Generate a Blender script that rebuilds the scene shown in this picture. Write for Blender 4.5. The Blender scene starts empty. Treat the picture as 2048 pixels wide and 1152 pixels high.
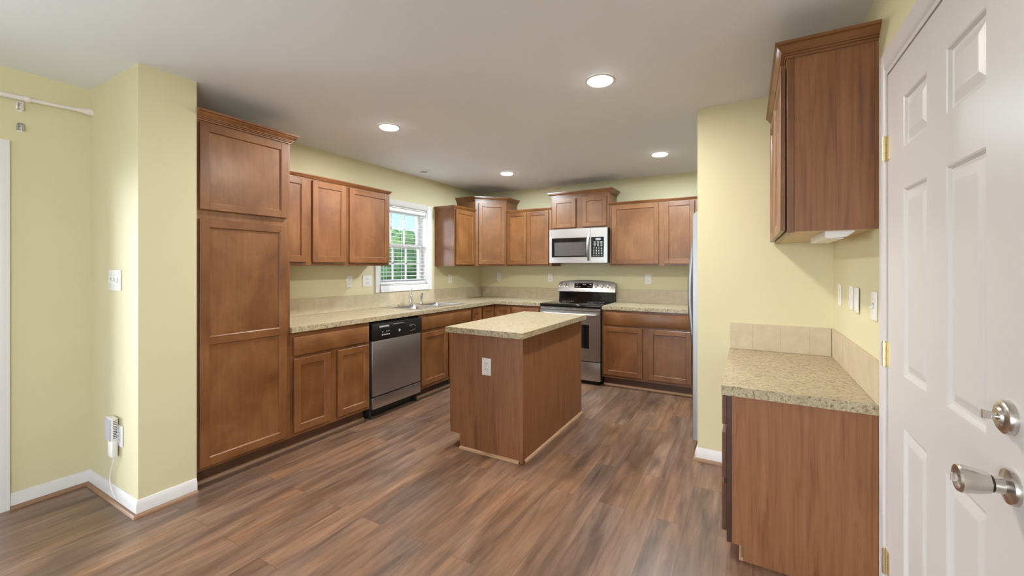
import bpy, bmesh, math, random
from mathutils import Vector, Matrix, noise

# ------------------------------------------------------------------ camera, world, light
SC = bpy.context.scene
COL = SC.collection
CAM = (3.4793, -5.1946, 1.3349)
YAW = 0.5173
F_PX, V0 = 830.08, 535.13
cam = bpy.data.cameras.new('camera')
cam.sensor_width = 36.0
cam.lens = F_PX / 2048 * 36.0
cam.shift_y = -(576 - V0) / 2048
cam.clip_start = 0.02
cam.clip_end = 400
camo = bpy.data.objects.new('camera', cam)
COL.objects.link(camo)
camo.location = CAM
camo.rotation_euler = (math.pi / 2, 0, YAW)
SC.camera = camo

SC.view_settings.view_transform = 'Standard'
SC.view_settings.look = 'None'
SC.view_settings.gamma = 1
SC.view_settings.use_curve_mapping = False
SC.view_settings.exposure = 0.58
SC.cycles.use_denoising = True
SC.cycles.max_bounces = 10
SC.cycles.diffuse_bounces = 6
SC.cycles.sample_clamp_indirect = 6

LAMP_W = 16.0        # each ceiling can (times its own strength)
YARD_FILL_W = 70.0     # lamp added above the yard, filling in through the sink window
REAR_W = 100.0       # fill at the rear window added behind the camera
PATIO_W = 32.0         # daylight at the patio door
SIDE_W = 74.0         # fill at the side window added behind the camera
SKY = 1.5
SUN = 3.0
SKY_GLOW = 7.5            # brightness of the glow patch added to the sky

# sky: blue with soft white clouds
wd = bpy.data.worlds.new('sky'); SC.world = wd
wd.use_nodes = True
nt = wd.node_tree; nt.nodes.clear()
def wn(t, **k):
    n = nt.nodes.new(t)
    for a, b in k.items(): setattr(n, a, b)
    return n
tc = wn('ShaderNodeTexCoord')
sx = wn('ShaderNodeSeparateXYZ'); nt.links.new(tc.outputs['Generated'], sx.inputs[0])
rp = wn('ShaderNodeValToRGB')
rp.color_ramp.elements[0].position = 0.0; rp.color_ramp.elements[0].color = (0.42, 0.62, 0.88, 1)
rp.color_ramp.elements[1].position = 0.35; rp.color_ramp.elements[1].color = (0.12, 0.33, 0.80, 1)
nt.links.new(sx.outputs['Z'], rp.inputs['Fac'])
mp = wn('ShaderNodeMapping'); mp.inputs['Scale'].default_value = (3, 3, 11)
nt.links.new(tc.outputs['Generated'], mp.inputs[0])
nz = wn('ShaderNodeTexNoise'); nz.inputs['Scale'].default_value = 2.2; nz.inputs['Detail'].default_value = 6
nt.links.new(mp.outputs[0], nz.inputs['Vector'])
cr = wn('ShaderNodeValToRGB')
cr.color_ramp.elements[0].position = 0.52; cr.color_ramp.elements[0].color = (0, 0, 0, 1)
cr.color_ramp.elements[1].position = 0.72; cr.color_ramp.elements[1].color = (1, 1, 1, 1)
nt.links.new(nz.outputs['Fac'], cr.inputs['Fac'])
mx = wn('ShaderNodeMix', data_type='RGBA')
nt.links.new(cr.outputs['Color'], mx.inputs['Factor'])
nt.links.new(rp.outputs['Color'], mx.inputs['A'])
mx.inputs['B'].default_value = (0.85, 0.9, 0.97, 1)
# glow patch added low in the sky for reflections, away from the sun lamp
gd = Vector((-0.63, -0.775, 0.10)).normalized()
dt = wn('ShaderNodeVectorMath', operation='DOT_PRODUCT'); dt.inputs[1].default_value = gd
nt.links.new(tc.outputs['Generated'], dt.inputs[0])
mr = wn('ShaderNodeMapRange'); mr.inputs['From Min'].default_value = 0.80; mr.inputs['From Max'].default_value = 0.985
mr.inputs['To Max'].default_value = SKY_GLOW; mr.interpolation_type = 'SMOOTHSTEP'
nt.links.new(dt.outputs['Value'], mr.inputs['Value'])
hz = wn('ShaderNodeVectorMath', operation='SCALE'); hz.inputs[0].default_value = (0.95, 0.98, 1.0)
nt.links.new(mr.outputs['Result'], hz.inputs['Scale'])
ad = wn('ShaderNodeVectorMath', operation='ADD')
nt.links.new(mx.outputs['Result'], ad.inputs[0]); nt.links.new(hz.outputs[0], ad.inputs[1])
bg = wn('ShaderNodeBackground'); bg.inputs['Strength'].default_value = SKY
nt.links.new(ad.outputs[0], bg.inputs['Color'])
wo = wn('ShaderNodeOutputWorld'); nt.links.new(bg.outputs[0], wo.inputs[0])

def lamp(name, kind, loc, energy, color=(1, 1, 1), rot=(0, 0, 0), **k):
    l = bpy.data.lights.new(name, kind); l.energy = energy; l.color = color
    for a, b in k.items(): setattr(l, a, b)
    o = bpy.data.objects.new(name, l); COL.objects.link(o)
    o.location = loc; o.rotation_euler = rot
    return o
# sun over the roof from the front of the house: lights the trees behind the yard
lamp('sun', 'SUN', (6, -3, 9), SUN, (1, 0.95, 0.86), (math.radians(18), math.radians(48), 0), angle=0.01)
# added fill outside the invented rear window; daylight outside the patio door
lamp('added_fill_rear_window', 'AREA', (1.9, -12.75, 1.25), REAR_W, (0.90, 0.96, 1.0),
     (math.pi / 2, 0, 0), shape='RECTANGLE', size=3.5, size_y=2.3)
lamp('daylight_patio_door', 'AREA', (-0.62, -5.55, 1.05), PATIO_W, (0.90, 0.96, 1.0),
     (0, -math.pi / 2, 0), shape='RECTANGLE', size=1.95, size_y=1.75)

lamp('added_fill_side_window', 'AREA', (4.45, -6.95, 1.40), SIDE_W, (0.92, 0.97, 1.0),
     (0, math.pi / 2, 0), shape='RECTANGLE', size=1.5, size_y=2.3)  # fill lamp outside the invented side window

lamp('added_fill_over_yard', 'AREA', (-1.75, -1.60, 3.55), YARD_FILL_W, (0.80, 0.90, 1.0),
     (0, -math.radians(47), 0), shape='RECTANGLE', size=1.6, size_y=2.4)  # added lamp, kept out of view above the window, brightens the kitchen

# ------------------------------------------------------------------ materials
def mat(name):
    m = bpy.data.materials.new(name); m.use_nodes = True
    nt = m.node_tree
    b = nt.nodes['Principled BSDF']
    return m, nt, b
def N(nt, t, **k):
    n = nt.nodes.new(t)
    for a, b in k.items():
        if a in n.inputs.keys(): n.inputs[a].default_value = b
        else: setattr(n, a, b)
    return n
def plain(name, col, rough=0.5, metal=0.0, **k):
    m, nt, b = mat(name)
    b.inputs['Base Color'].default_value = (*col, 1)
    b.inputs['Roughness'].default_value = rough
    b.inputs['Metallic'].default_value = metal
    for a, v in k.items(): b.inputs[a].default_value = v
    return m
def ramp(nt, pts):
    r = nt.nodes.new('ShaderNodeValToRGB')
    e = r.color_ramp.elements
    e[0].position, e[0].color = pts[0][0], (*pts[0][1], 1)
    e[1].position, e[1].color = pts[-1][0], (*pts[-1][1], 1)
    for p, c in pts[1:-1]:
        x = e.new(p); x.color = (*c, 1)
    return r
def mixc(nt, fac, a, b, mode='MIX'):
    n = nt.nodes.new('ShaderNodeMix'); n.data_type = 'RGBA'; n.blend_type = mode
    for s, v in (('Factor', fac), ('A', a), ('B', b)):
        if hasattr(v, 'links'): nt.links.new(v, n.inputs[s])
        elif s == 'Factor': n.inputs['Factor'].default_value = v
        else: n.inputs[s].default_value = (*v, 1)
    return n.outputs['Result']
def coords(nt, scale, rand=True, kind='Object'):
    t = N(nt, 'ShaderNodeTexCoord'); v = t.outputs[kind]
    if rand:
        oi = N(nt, 'ShaderNodeObjectInfo')
        ml = N(nt, 'ShaderNodeVectorMath', operation='SCALE'); ml.inputs[0].default_value = (17, 31, 13)
        nt.links.new(oi.outputs['Random'], ml.inputs['Scale'])
        ad = N(nt, 'ShaderNodeVectorMath', operation='ADD')
        nt.links.new(v, ad.inputs[0]); nt.links.new(ml.outputs[0], ad.inputs[1]); v = ad.outputs[0]
    m = N(nt, 'ShaderNodeMapping'); m.inputs['Scale'].default_value = scale
    nt.links.new(v, m.inputs[0])
    return m.outputs[0]
def noise_tex(nt, vec, scale, detail=4, rough=0.55, dist=0.0):
    n = N(nt, 'ShaderNodeTexNoise'); n.inputs['Scale'].default_value = scale
    n.inputs['Detail'].default_value = detail; n.inputs['Roughness'].default_value = rough
    n.inputs['Distortion'].default_value = dist
    nt.links.new(vec, n.inputs['Vector'])
    return n.outputs['Fac']
def bump(nt, b, h, strength, dist=0.001):
    n = N(nt, 'ShaderNodeBump'); n.inputs['Strength'].default_value = strength
    n.inputs['Distance'].default_value = dist
    nt.links.new(h, n.inputs['Height']); nt.links.new(n.outputs[0], b.inputs['Normal'])

def wood(name, vertical, dark, mid, light, grain=0.35, rough=0.40):
    m, nt, b = mat(name)
    sc = (14, 14, 1.1) if vertical else (1.1, 1.1, 14)
    g = noise_tex(nt, coords(nt, sc), 3.2, 7, 0.62, 0.6)
    bl = noise_tex(nt, coords(nt, (1.5, 1.5, 1.2)), 2.1, 5, 0.55, 0.5)
    r = ramp(nt, [(0.30, dark), (0.5, mid), (0.72, light)])
    nt.links.new(bl, r.inputs['Fac'])
    gr = ramp(nt, [(0.32, (1 - grain,) * 3), (0.62, (1.06,) * 3)])
    nt.links.new(g, gr.inputs['Fac'])
    c = mixc(nt, 1.0, r.outputs['Color'], gr.outputs['Color'], 'MULTIPLY')
    nt.links.new(c, b.inputs['Base Color'])
    b.inputs['Roughness'].default_value = rough
    b.inputs['Coat Weight'].default_value = 0.30; b.inputs['Coat Roughness'].default_value = 0.24
    return m
M = {}
MD, MM, ML = (0.135, 0.047, 0.0125), (0.198, 0.075, 0.021), (0.268, 0.114, 0.040)
M['wood_v'] = wood('stained_maple_upright', True, MD, MM, ML, 0.13)
M['wood_h'] = wood('stained_maple_level', False, MD, MM, ML, 0.13)
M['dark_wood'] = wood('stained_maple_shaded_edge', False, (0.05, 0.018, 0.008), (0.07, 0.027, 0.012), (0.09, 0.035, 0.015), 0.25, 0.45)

# wood-grain laminate for end panels
def laminate(name, c0, c1, c2):
    m, nt, b = mat(name)
    v = coords(nt, (9, 9, 0.55))
    g = noise_tex(nt, v, 2.6, 8, 0.66, 1.4)
    f = noise_tex(nt, coords(nt, (70, 70, 1.4)), 2.0, 4, 0.6)
    r = ramp(nt, [(0.33, c0), (0.47, c1), (0.70, c2)])
    nt.links.new(g, r.inputs['Fac'])
    fr = ramp(nt, [(0.3, (0.82,) * 3), (0.6, (1.04,) * 3)]); nt.links.new(f, fr.inputs['Fac'])
    nt.links.new(mixc(nt, 1.0, r.outputs['Color'], fr.outputs['Color'], 'MULTIPLY'), b.inputs['Base Color'])
    b.inputs['Roughness'].default_value = 0.42
    return m
M['laminate'] = laminate('cherry_laminate', (0.185, 0.072, 0.029), (0.268, 0.110, 0.045), (0.320, 0.139, 0.060))
M['raw_wood'] = plain('pale_wood_strip', (0.42, 0.25, 0.14), 0.5)
M['shoe_wood'] = plain('brown_shoe_wood', (0.29, 0.165, 0.095), 0.45)
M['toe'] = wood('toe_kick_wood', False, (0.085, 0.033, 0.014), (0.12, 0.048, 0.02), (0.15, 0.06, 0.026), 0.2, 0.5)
M['birch'] = plain('pale_birch_underside', (0.62, 0.46, 0.28), 0.5)

def paint(name, col, rough, bs=0.05):
    m, nt, b = mat(name)
    b.inputs['Base Color'].default_value = (*col, 1); b.inputs['Roughness'].default_value = rough
    h = noise_tex(nt, coords(nt, (1, 1, 1), False), 260, 2)
    bump(nt, b, h, bs)
    return m
M['wall'] = paint('yellow_wall_paint', (0.67, 0.612, 0.395), 0.55)
M['ceiling'] = paint('ceiling_paint', (0.85, 0.895, 0.965), 0.8, 0.12)
M['white'] = plain('white_trim_paint', (0.72, 0.705, 0.70), 0.35)
M['door_white'] = plain('white_door_paint', (0.60, 0.575, 0.57), 0.40)
M['plastic'] = plain('white_plastic', (0.83, 0.82, 0.80), 0.3)
M['rod'] = plain('white_rod_enamel', (0.78, 0.74, 0.72), 0.3)
M['grey_plastic'] = plain('grey_plastic', (0.42, 0.42, 0.47), 0.4)
M['slot'] = plain('dark_slot', (0.05, 0.05, 0.05), 0.6)
M['blind'] = plain('white_blind_slats', (0.88, 0.88, 0.88), 0.45)
M['black'] = plain('black_plastic', (0.012, 0.012, 0.013), 0.3)
M['black_gloss'] = plain('black_glass', (0.008, 0.008, 0.009), 0.06)
M['smoke_glass'] = plain('smoked_door_glass', (0.10, 0.09, 0.085), 0.12)
M['dark_box'] = plain('dark_grey_enamel', (0.03, 0.03, 0.032), 0.4)
M['chrome'] = plain('chrome', (0.82, 0.82, 0.83), 0.08, 1.0)
M['nickel'] = plain('satin_nickel', (0.62, 0.585, 0.545), 0.26, 1.0)
M['brass'] = plain('brass', (0.80, 0.69, 0.43), 0.28, 1.0)
M['zinc'] = plain('zinc', (0.5, 0.49, 0.46), 0.35, 1.0)
M['label_grey'] = plain('grey_print', (0.45, 0.45, 0.45), 0.5)
M['label_white'] = plain('white_print', (0.75, 0.75, 0.75), 0.5)
M['vent'] = plain('brown_metal_grille', (0.09, 0.06, 0.045), 0.4, 0.3)

def steel(name, along, col=(0.53, 0.52, 0.51), rough=0.36):
    m, nt, b = mat(name)
    sc = {'a': (1.5, 1.5, 260), 'z': (200, 200, 1.2)}[along]
    f = noise_tex(nt, coords(nt, sc), 1.0, 2)
    r = ramp(nt, [(0.3, (rough - 0.03,) * 3), (0.7, (rough + 0.03,) * 3)]); nt.links.new(f, r.inputs['Fac'])
    nt.links.new(r.outputs['Color'], b.inputs['Roughness'])
    b.inputs['Base Color'].default_value = (*col, 1); b.inputs['Metallic'].default_value = 1.0
    b.inputs['Anisotropic'].default_value = 0.5
    return m
M['steel'] = steel('brushed_steel', 'a')
M['steel_dark'] = steel('brushed_steel_dishwasher', 'a', (0.46, 0.455, 0.45), 0.42)
M['fridge_steel'] = steel('brushed_steel_refrigerator', 'z', (0.42, 0.43, 0.44), 0.42)
M['sink_steel'] = plain('sink_steel', (0.68, 0.68, 0.69), 0.22, 1.0)

def glass(name):
    m = bpy.data.materials.new(name); m.use_nodes = True
    nt = m.node_tree; nt.nodes.clear()
    t = N(nt, 'ShaderNodeBsdfTransparent'); g = N(nt, 'ShaderNodeBsdfGlossy'); g.inputs['Roughness'].default_value = 0.02
    fr = N(nt, 'ShaderNodeFresnel'); fr.inputs['IOR'].default_value = 1.25
    mix = N(nt, 'ShaderNodeMixShader')
    nt.links.new(fr.outputs[0], mix.inputs[0]); nt.links.new(t.outputs[0], mix.inputs[1]); nt.links.new(g.outputs[0], mix.inputs[2])
    o = N(nt, 'ShaderNodeOutputMaterial'); nt.links.new(mix.outputs[0], o.inputs[0])
    return m
M['glass'] = glass('window_glass')

def emit(name, col, s):
    m, nt, b = mat(name)
    b.inputs['Base Color'].default_value = (0.8, 0.8, 0.8, 1)
    b.inputs['Emission Color'].default_value = (*col, 1); b.inputs['Emission Strength'].default_value = s
    return m
M['lens'] = emit('lit_lamp_lens', (1.0, 0.95, 0.86), 14.0)

def counter():
    m, nt, b = mat('speckled_beige_laminate')
    a = noise_tex(nt, coords(nt, (1, 1, 1), False), 75, 6, 0.72)
    c = noise_tex(nt, coords(nt, (1, 1, 1), False), 190, 3, 0.6)
    w = noise_tex(nt, coords(nt, (1, 1, 1), False), 24, 4, 0.6)
    r = ramp(nt, [(0.355, (0.085, 0.058, 0.035)), (0.415, (0.32, 0.245, 0.15)), (0.47, (0.46, 0.385, 0.26)), (0.62, (0.52, 0.455, 0.335))])
    nt.links.new(a, r.inputs['Fac'])
    r2 = ramp(nt, [(0.34, (0.45, 0.38, 0.30)), (0.42, (1, 1, 1)), ])
    nt.links.new(c, r2.inputs['Fac'])
    x = mixc(nt, 0.8, r.outputs['Color'], r2.outputs['Color'], 'MULTIPLY')
    r3 = ramp(nt, [(0.35, (0.86, 0.82, 0.76)), (0.6, (1.02, 1.0, 0.97))]); nt.links.new(w, r3.inputs['Fac'])
    nt.links.new(mixc(nt, 1.0, x, r3.outputs['Color'], 'MULTIPLY'), b.inputs['Base Color'])
    b.inputs['Roughness'].default_value = 0.32
    return m
M['counter'] = counter()

def tile():
    m, nt, b = mat('beige_ceramic_tile')
    a = noise_tex(nt, coords(nt, (1, 1, 1), False), 14, 5, 0.6)
    r = ramp(nt, [(0.3, (0.50, 0.405, 0.275)), (0.55, (0.555, 0.46, 0.325)), (0.75, (0.59, 0.505, 0.37))])
    nt.links.new(a, r.inputs['Fac']); nt.links.new(r.outputs['Color'], b.inputs['Base Color'])
    b.inputs['Roughness'].default_value = 0.35
    return m
M['tile'] = tile()
M['grout'] = plain('tile_grout', (0.48, 0.395, 0.28), 0.8)

def floor_mat():
    m, nt, b = mat('brown_plank_flooring')
    t = N(nt, 'ShaderNodeTexCoord')
    s = N(nt, 'ShaderNodeSeparateXYZ'); nt.links.new(t.outputs['Object'], s.inputs[0])
    cb = N(nt, 'ShaderNodeCombineXYZ')
    nt.links.new(s.outputs['Y'], cb.inputs['X']); nt.links.new(s.outputs['X'], cb.inputs['Y'])
    br = N(nt, 'ShaderNodeTexBrick'); br.offset = 0.37; br.offset_frequency = 2; br.squash = 1.0
    br.inputs['Color1'].default_value = (0, 0, 0, 1); br.inputs['Color2'].default_value = (1, 1, 1, 1)
    br.inputs['Mortar'].default_value = (0.5, 0.5, 0.5, 1)
    br.inputs['Scale'].default_value = 1.0; br.inputs['Mortar Size'].default_value = 0.0008
    br.inputs['Mortar Smooth'].default_value = 0.2; br.inputs['Bias'].default_value = 0.0
    br.inputs['Brick Width'].default_value = 1.22; br.inputs['Row Height'].default_value = 0.152
    nt.links.new(cb.outputs[0], br.inputs['Vector'])
    # per-plank shift of the grain
    sep = N(nt, 'ShaderNodeSeparateColor'); nt.links.new(br.outputs['Color'], sep.inputs[0])
    mul = N(nt, 'ShaderNodeVectorMath', operation='SCALE'); mul.inputs[0].default_value = (23, 41, 9)
    nt.links.new(sep.outputs[0], mul.inputs['Scale'])
    ad = N(nt, 'ShaderNodeVectorMath', operation='ADD')
    nt.links.new(cb.outputs[0], ad.inputs[0]); nt.links.new(mul.outputs[0], ad.inputs[1])
    def mapped(sc):
        m_ = N(nt, 'ShaderNodeMapping'); m_.inputs['Scale'].default_value = sc; nt.links.new(ad.outputs[0], m_.inputs[0]); return m_.outputs[0]
    g = noise_tex(nt, mapped((0.9, 8.5, 1)), 1.7, 8, 0.60, 1.2)
    g2 = noise_tex(nt, mapped((0.75, 4.0, 1)), 1.6, 4, 0.55, 1.0)
    g3 = noise_tex(nt, mapped((0.6, 2.2, 1)), 1.5, 2, 0.5, 0.6)
    r = ramp(nt, [(0.26, (0.118, 0.069, 0.047)), (0.45, (0.188, 0.116, 0.079)), (0.58, (0.230, 0.147, 0.102)), (0.76, (0.282, 0.195, 0.142))])
    nt.links.new(g, r.inputs['Fac'])
    r2 = ramp(nt, [(0.30, (0.60, 0.57, 0.56)), (0.48, (0.95, 0.93, 0.92)), (0.70, (1.30, 1.24, 1.18))])
    nt.links.new(g2, r2.inputs['Fac'])
    r3 = ramp(nt, [(0.35, (0.97, 1.01, 1.06)), (0.65, (1.06, 0.95, 0.82))])
    nt.links.new(g3, r3.inputs['Fac'])
    c = mixc(nt, 1.0, r.outputs['Color'], r2.outputs['Color'], 'MULTIPLY')
    c = mixc(nt, 1.0, c, r3.outputs['Color'], 'MULTIPLY')
    g4 = noise_tex(nt, mapped((2.6, 26, 1)), 1.5, 5, 0.6, 0.8)
    r4 = ramp(nt, [(0.33, (0.80, 0.79, 0.78)), (0.60, (1.06, 1.06, 1.06))]); nt.links.new(g4, r4.inputs['Fac'])
    c = mixc(nt, 1.0, c, r4.outputs['Color'], 'MULTIPLY')
    pv = ramp(nt, [(0.0, (0.86, 0.86, 0.87)), (1.0, (1.1, 1.08, 1.06))]); nt.links.new(sep.outputs[0], pv.inputs['Fac'])
    c = mixc(nt, 1.0, c, pv.outputs['Color'], 'MULTIPLY')
    c = mixc(nt, br.outputs['Fac'], c, (0.07, 0.042, 0.03))
    nt.links.new(c, b.inputs['Base Color'])
    rr = ramp(nt, [(0.3, (0.36,) * 3), (0.7, (0.28,) * 3)]); nt.links.new(g, rr.inputs['Fac'])
    nt.links.new(rr.outputs['Color'], b.inputs['Roughness'])
    bump(nt, b, g, 0.12)
    return m
M['floor'] = floor_mat()

def leafy(name, a, c):
    m, nt, b = mat(name)
    f = noise_tex(nt, coords(nt, (1, 1, 1), False), 2.2, 6, 0.7)
    r = ramp(nt, [(0.35, a), (0.62, c)]); nt.links.new(f, r.inputs['Fac'])
    nt.links.new(r.outputs['Color'], b.inputs['Base Color']); b.inputs['Roughness'].default_value = 0.8
    return m
M['leaf'] = leafy('tree_foliage', (0.025, 0.07, 0.02), (0.16, 0.28, 0.08))
M['leaf_dark'] = leafy('dark_foliage', (0.015, 0.045, 0.015), (0.07, 0.15, 0.04))
M['bark'] = plain('bark', (0.10, 0.07, 0.05), 0.9)
M['lawn'] = leafy('lawn', (0.07, 0.15, 0.03), (0.13, 0.24, 0.06))

# ------------------------------------------------------------------ geometry helpers
class Fr:
    """a: along the wall, b: height, n: out from the wall."""
    def __init__(s, o, A, Nn): s.o, s.A, s.N = Vector(o), Vector(A), Vector(Nn)
    def p(s, a, b, n): return s.o + s.A * a + Vector((0, 0, b)) + s.N * n
W = Fr((0, 0, 0), (1, 0, 0), (0, 1, 0))            # a=x, n=y (world)
LEFT = Fr((0, 0, 0), (0, 1, 0), (1, 0, 0))
BACK = Fr((0, 0, 0), (1, 0, 0), (0, -1, 0))
XR = 3.931
RIGHT = Fr((XR, 0, 0), (0, 1, 0), (-1, 0, 0))
PIER = Fr((0, -4.249, 0), (1, 0, 0), (0, -1, 0))
STUB = Fr((0, -2.045, 0), (1, 0, 0), (0, -1, 0))

class MB:
    def __init__(s): s.bm = bmesh.new(); s.mi = 0
    def face(s, vs, smooth=False):
        try: f = s.bm.faces.new(vs)
        except ValueError: return None
        f.material_index = s.mi; f.smooth = smooth
        return f
    def quad(s, pts, smooth=False): return s.face([s.bm.verts.new(p) for p in pts], smooth)
    def box(s, F, a0, a1, b0, b1, n0, n1, bev=0.0, seg=1):
        v = {}
        for i, a in enumerate((a0, a1)):
            for j, b in enumerate((b0, b1)):
                for k, n in enumerate((n0, n1)): v[i, j, k] = s.bm.verts.new(F.p(a, b, n))
        idx = [((0,0,0),(0,0,1),(0,1,1),(0,1,0)), ((1,0,0),(1,1,0),(1,1,1),(1,0,1)),
               ((0,0,0),(1,0,0),(1,0,1),(0,0,1)), ((0,1,0),(0,1,1),(1,1,1),(1,1,0)),
               ((0,0,0),(0,1,0),(1,1,0),(1,0,0)), ((0,0,1),(1,0,1),(1,1,1),(0,1,1))]
        fs = [s.face([v[i] for i in q]) for q in idx]
        if bev > 0:
            es = {e for f in fs for e in f.edges}
            r = bmesh.ops.bevel(s.bm, geom=list(es), offset=bev, segments=seg, affect='EDGES', profile=0.5)
            for f in r['faces']: f.material_index = s.mi
        return s
    def prism(s, pts0, pts1, smooth=False):
        a = [s.bm.verts.new(p) for p in pts0]; b = [s.bm.verts.new(p) for p in pts1]
        s.face(a[::-1]); s.face(b)
        for i in range(len(a)):
            j = (i + 1) % len(a); s.face([a[i], a[j], b[j], b[i]], smooth)
        return s
    def cyl(s, p0, p1, r0, r1=None, seg=24, caps=True):
        r1 = r0 if r1 is None else r1
        return s.lathe(p0, p1, [(0, r0), (1, r1)], seg, caps)
    def lathe(s, p0, p1, prof, seg=24, caps=True, rel=True):
        """prof: (t along p0-p1 [0..1], radius)"""
        p0, p1 = Vector(p0), Vector(p1); d = p1 - p0
        z = d.normalized(); x = z.orthogonal().normalized(); y = z.cross(x)
        rings = []
        for t, r in prof:
            c = p0 + d * t
            rings.append([s.bm.verts.new(c + (x * math.cos(k * 2 * math.pi / seg) + y * math.sin(k * 2 * math.pi / seg)) * max(r, 1e-5)) for k in range(seg)])
        for A, B in zip(rings, rings[1:]):
            for k in range(seg):
                s.face([A[k], A[(k + 1) % seg], B[(k + 1) % seg], B[k]], True)
        if caps: s.face(rings[0][::-1]); s.face(rings[-1])
        return s
    def tube(s, pts, r, seg=10, flat=None):
        pts = [Vector(p) for p in pts]; rings = []; up = None
        for i, p in enumerate(pts):
            t = (pts[min(i + 1, len(pts) - 1)] - pts[max(i - 1, 0)]).normalized()
            if up is None: up = t.orthogonal().normalized()
            up = (up - t * up.dot(t)).normalized(); w = t.cross(up)
            rr = r[i] if isinstance(r, (list, tuple)) else r
            rings.append([s.bm.verts.new(p + (up * math.cos(k * 2 * math.pi / seg) + w * math.sin(k * 2 * math.pi / seg)) * rr) for k in range(seg)])
        for A, B in zip(rings, rings[1:]):
            for k in range(seg): s.face([A[k], A[(k + 1) % seg], B[(k + 1) % seg], B[k]], True)
        s.face(rings[0][::-1]); s.face(rings[-1])
        return s
    def cells(s, F, As, Bs, holes, n0, n1, plan=False):
        """grid slab: As x Bs cells, minus holes (set of (i,j)); plan=True: As=x, Bs=y, n0/n1=z"""
        P = (lambda a, b, n: Vector((a, b, n))) if plan else F.p
        vs = {}
        def V(i, j, k):
            if (i, j, k) not in vs: vs[i, j, k] = s.bm.verts.new(P(As[i], Bs[j], (n0, n1)[k]))
            return vs[i, j, k]
        full = {(i, j) for i in range(len(As) - 1) for j in range(len(Bs) - 1)} - set(holes)
        for i, j in full:
            for k in (0, 1): s.face([V(i, j, k), V(i + 1, j, k), V(i + 1, j + 1, k), V(i, j + 1, k)])
            for (di, dj), (p, q) in {(-1, 0): ((i, j), (i, j + 1)), (1, 0): ((i + 1, j), (i + 1, j + 1)),
                                     (0, -1): ((i, j), (i + 1, j)), (0, 1): ((i, j + 1), (i + 1, j + 1))}.items():
                if (i + di, j + dj) not in full: s.face([V(*p, 0), V(*q, 0), V(*q, 1), V(*p, 1)])
        return s
    def sweep(s, prof, path, z0):
        """closed profile (out, up) swept along a plan path; outward = right of travel"""
        path = [Vector((x, y)) for x, y in path]; n = len(path); rings = []
        for i, p in enumerate(path):
            ds = []
            if i > 0: ds.append((path[i] - path[i - 1]).normalized())
            if i < n - 1: ds.append((path[i + 1] - path[i]).normalized())
            ns = [Vector((d.y, -d.x)) for d in ds]
            m = ns[0] if len(ns) == 1 else (ns[0] + ns[1]) / (1 + ns[0].dot(ns[1]))
            rings.append([s.bm.verts.new((p.x + m.x * o, p.y + m.y * o, z0 + u)) for o, u in prof])
        k = len(prof)
        for A, B in zip(rings, rings[1:]):
            for i in range(k): s.face([A[i], A[(i + 1) % k], B[(i + 1) % k], B[i]])
        s.face(rings[0][::-1]); s.face(rings[-1])
        return s
    def build(s, name, mats, parent=None, angle=32, weld=False):
        bm = s.bm
        if weld: bmesh.ops.remove_doubles(bm, verts=bm.verts, dist=1e-5)
        bmesh.ops.recalc_face_normals(bm, faces=bm.faces)
        off = parent.matrix_root if False else (Vector(parent['_o']) if parent is not None else Vector((0, 0, 0)))
        bmesh.ops.translate(bm, verts=bm.verts, vec=-off)
        me = bpy.data.meshes.new(name); bm.to_mesh(me); bm.free()
        for m in (mats if isinstance(mats, (list, tuple)) else [mats]): me.materials.append(M[m] if isinstance(m, str) else m)
        me.set_sharp_from_angle(angle=math.radians(angle))
        o = bpy.data.objects.new(name, me); COL.objects.link(o)
        if parent is not None:
            o.parent = parent; o['_o'] = list(off)
        else: o['_o'] = [0, 0, 0]
        return o

def thing(name, label, cat, loc, group=None):
    o = bpy.data.objects.new(name, None); COL.objects.link(o)
    o.location = loc; o.empty_display_size = 0.05
    o['_o'] = list(loc)
    o['label'] = label; o['category'] = cat
    if group: o['group'] = group
    return o
def struct(o): o['kind'] = 'structure'; return o
def one(o, label, cat, group=None):
    o['label'] = label; o['category'] = cat
    if group: o['group'] = group
    return o
def S(name, mb, m, **k): return struct(mb.build(name, m, **k))

# ------------------------------------------------------------------ the room
ZC = 2.438
XN = -0.069          # nook wall
YR = -12.4            # rear wall
S('floor', MB().box(W, -0.25, 4.1, -0.10, 0.0, YR - 0.2, 0.2), 'floor')
S('ceiling', MB().box(W, -0.25, 4.1, ZC, ZC + 0.2, YR - 0.2, 0.2), 'ceiling')
# left wall with the sink window opening
WY0, WY1, WZ0, WZ1 = -1.985, -1.225, 1.135, 2.03
S('wall_left', MB().cells(LEFT, [-3.976, WY0, WY1, 0.0], [0, WZ0, WZ1, ZC], {(1, 1)}, -0.16, 0.0), 'wall')
S('wall_back', MB().box(BACK, -0.16, XR, 0, ZC, -0.15, 0.0), 'wall')
DY0, DY1, DZ = -4.100, -3.160, 2.052
S('wall_right', MB().cells(RIGHT, [YR, -8.15, -5.75, DY0, DY1, 0.15], [0, 0.62, DZ, 2.1, ZC], {(3, 0), (3, 1), (1, 1), (1, 2)}, -0.15, 0.0), 'wall')
S('wall_stub', MB().box(W, 3.173, XR - 0.0005, 0, ZC, -2.045, -1.935), 'wall')
S('wall_pier', MB().box(W, XN + 0.0005, 0.628, 0, ZC, -4.249, -3.9765), 'wall')
PY0, PY1, PZ = -6.45, -4.636, 1.976
S('wall_nook', MB().cells(LEFT, [YR, PY0, PY1, -3.9765], [0, PZ, ZC], {(1, 0)}, XN - 0.16, XN), 'wall')
RX0, RX1, RZ0, RZ1 = 0.25, 3.6, 0.2, 2.15
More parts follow.
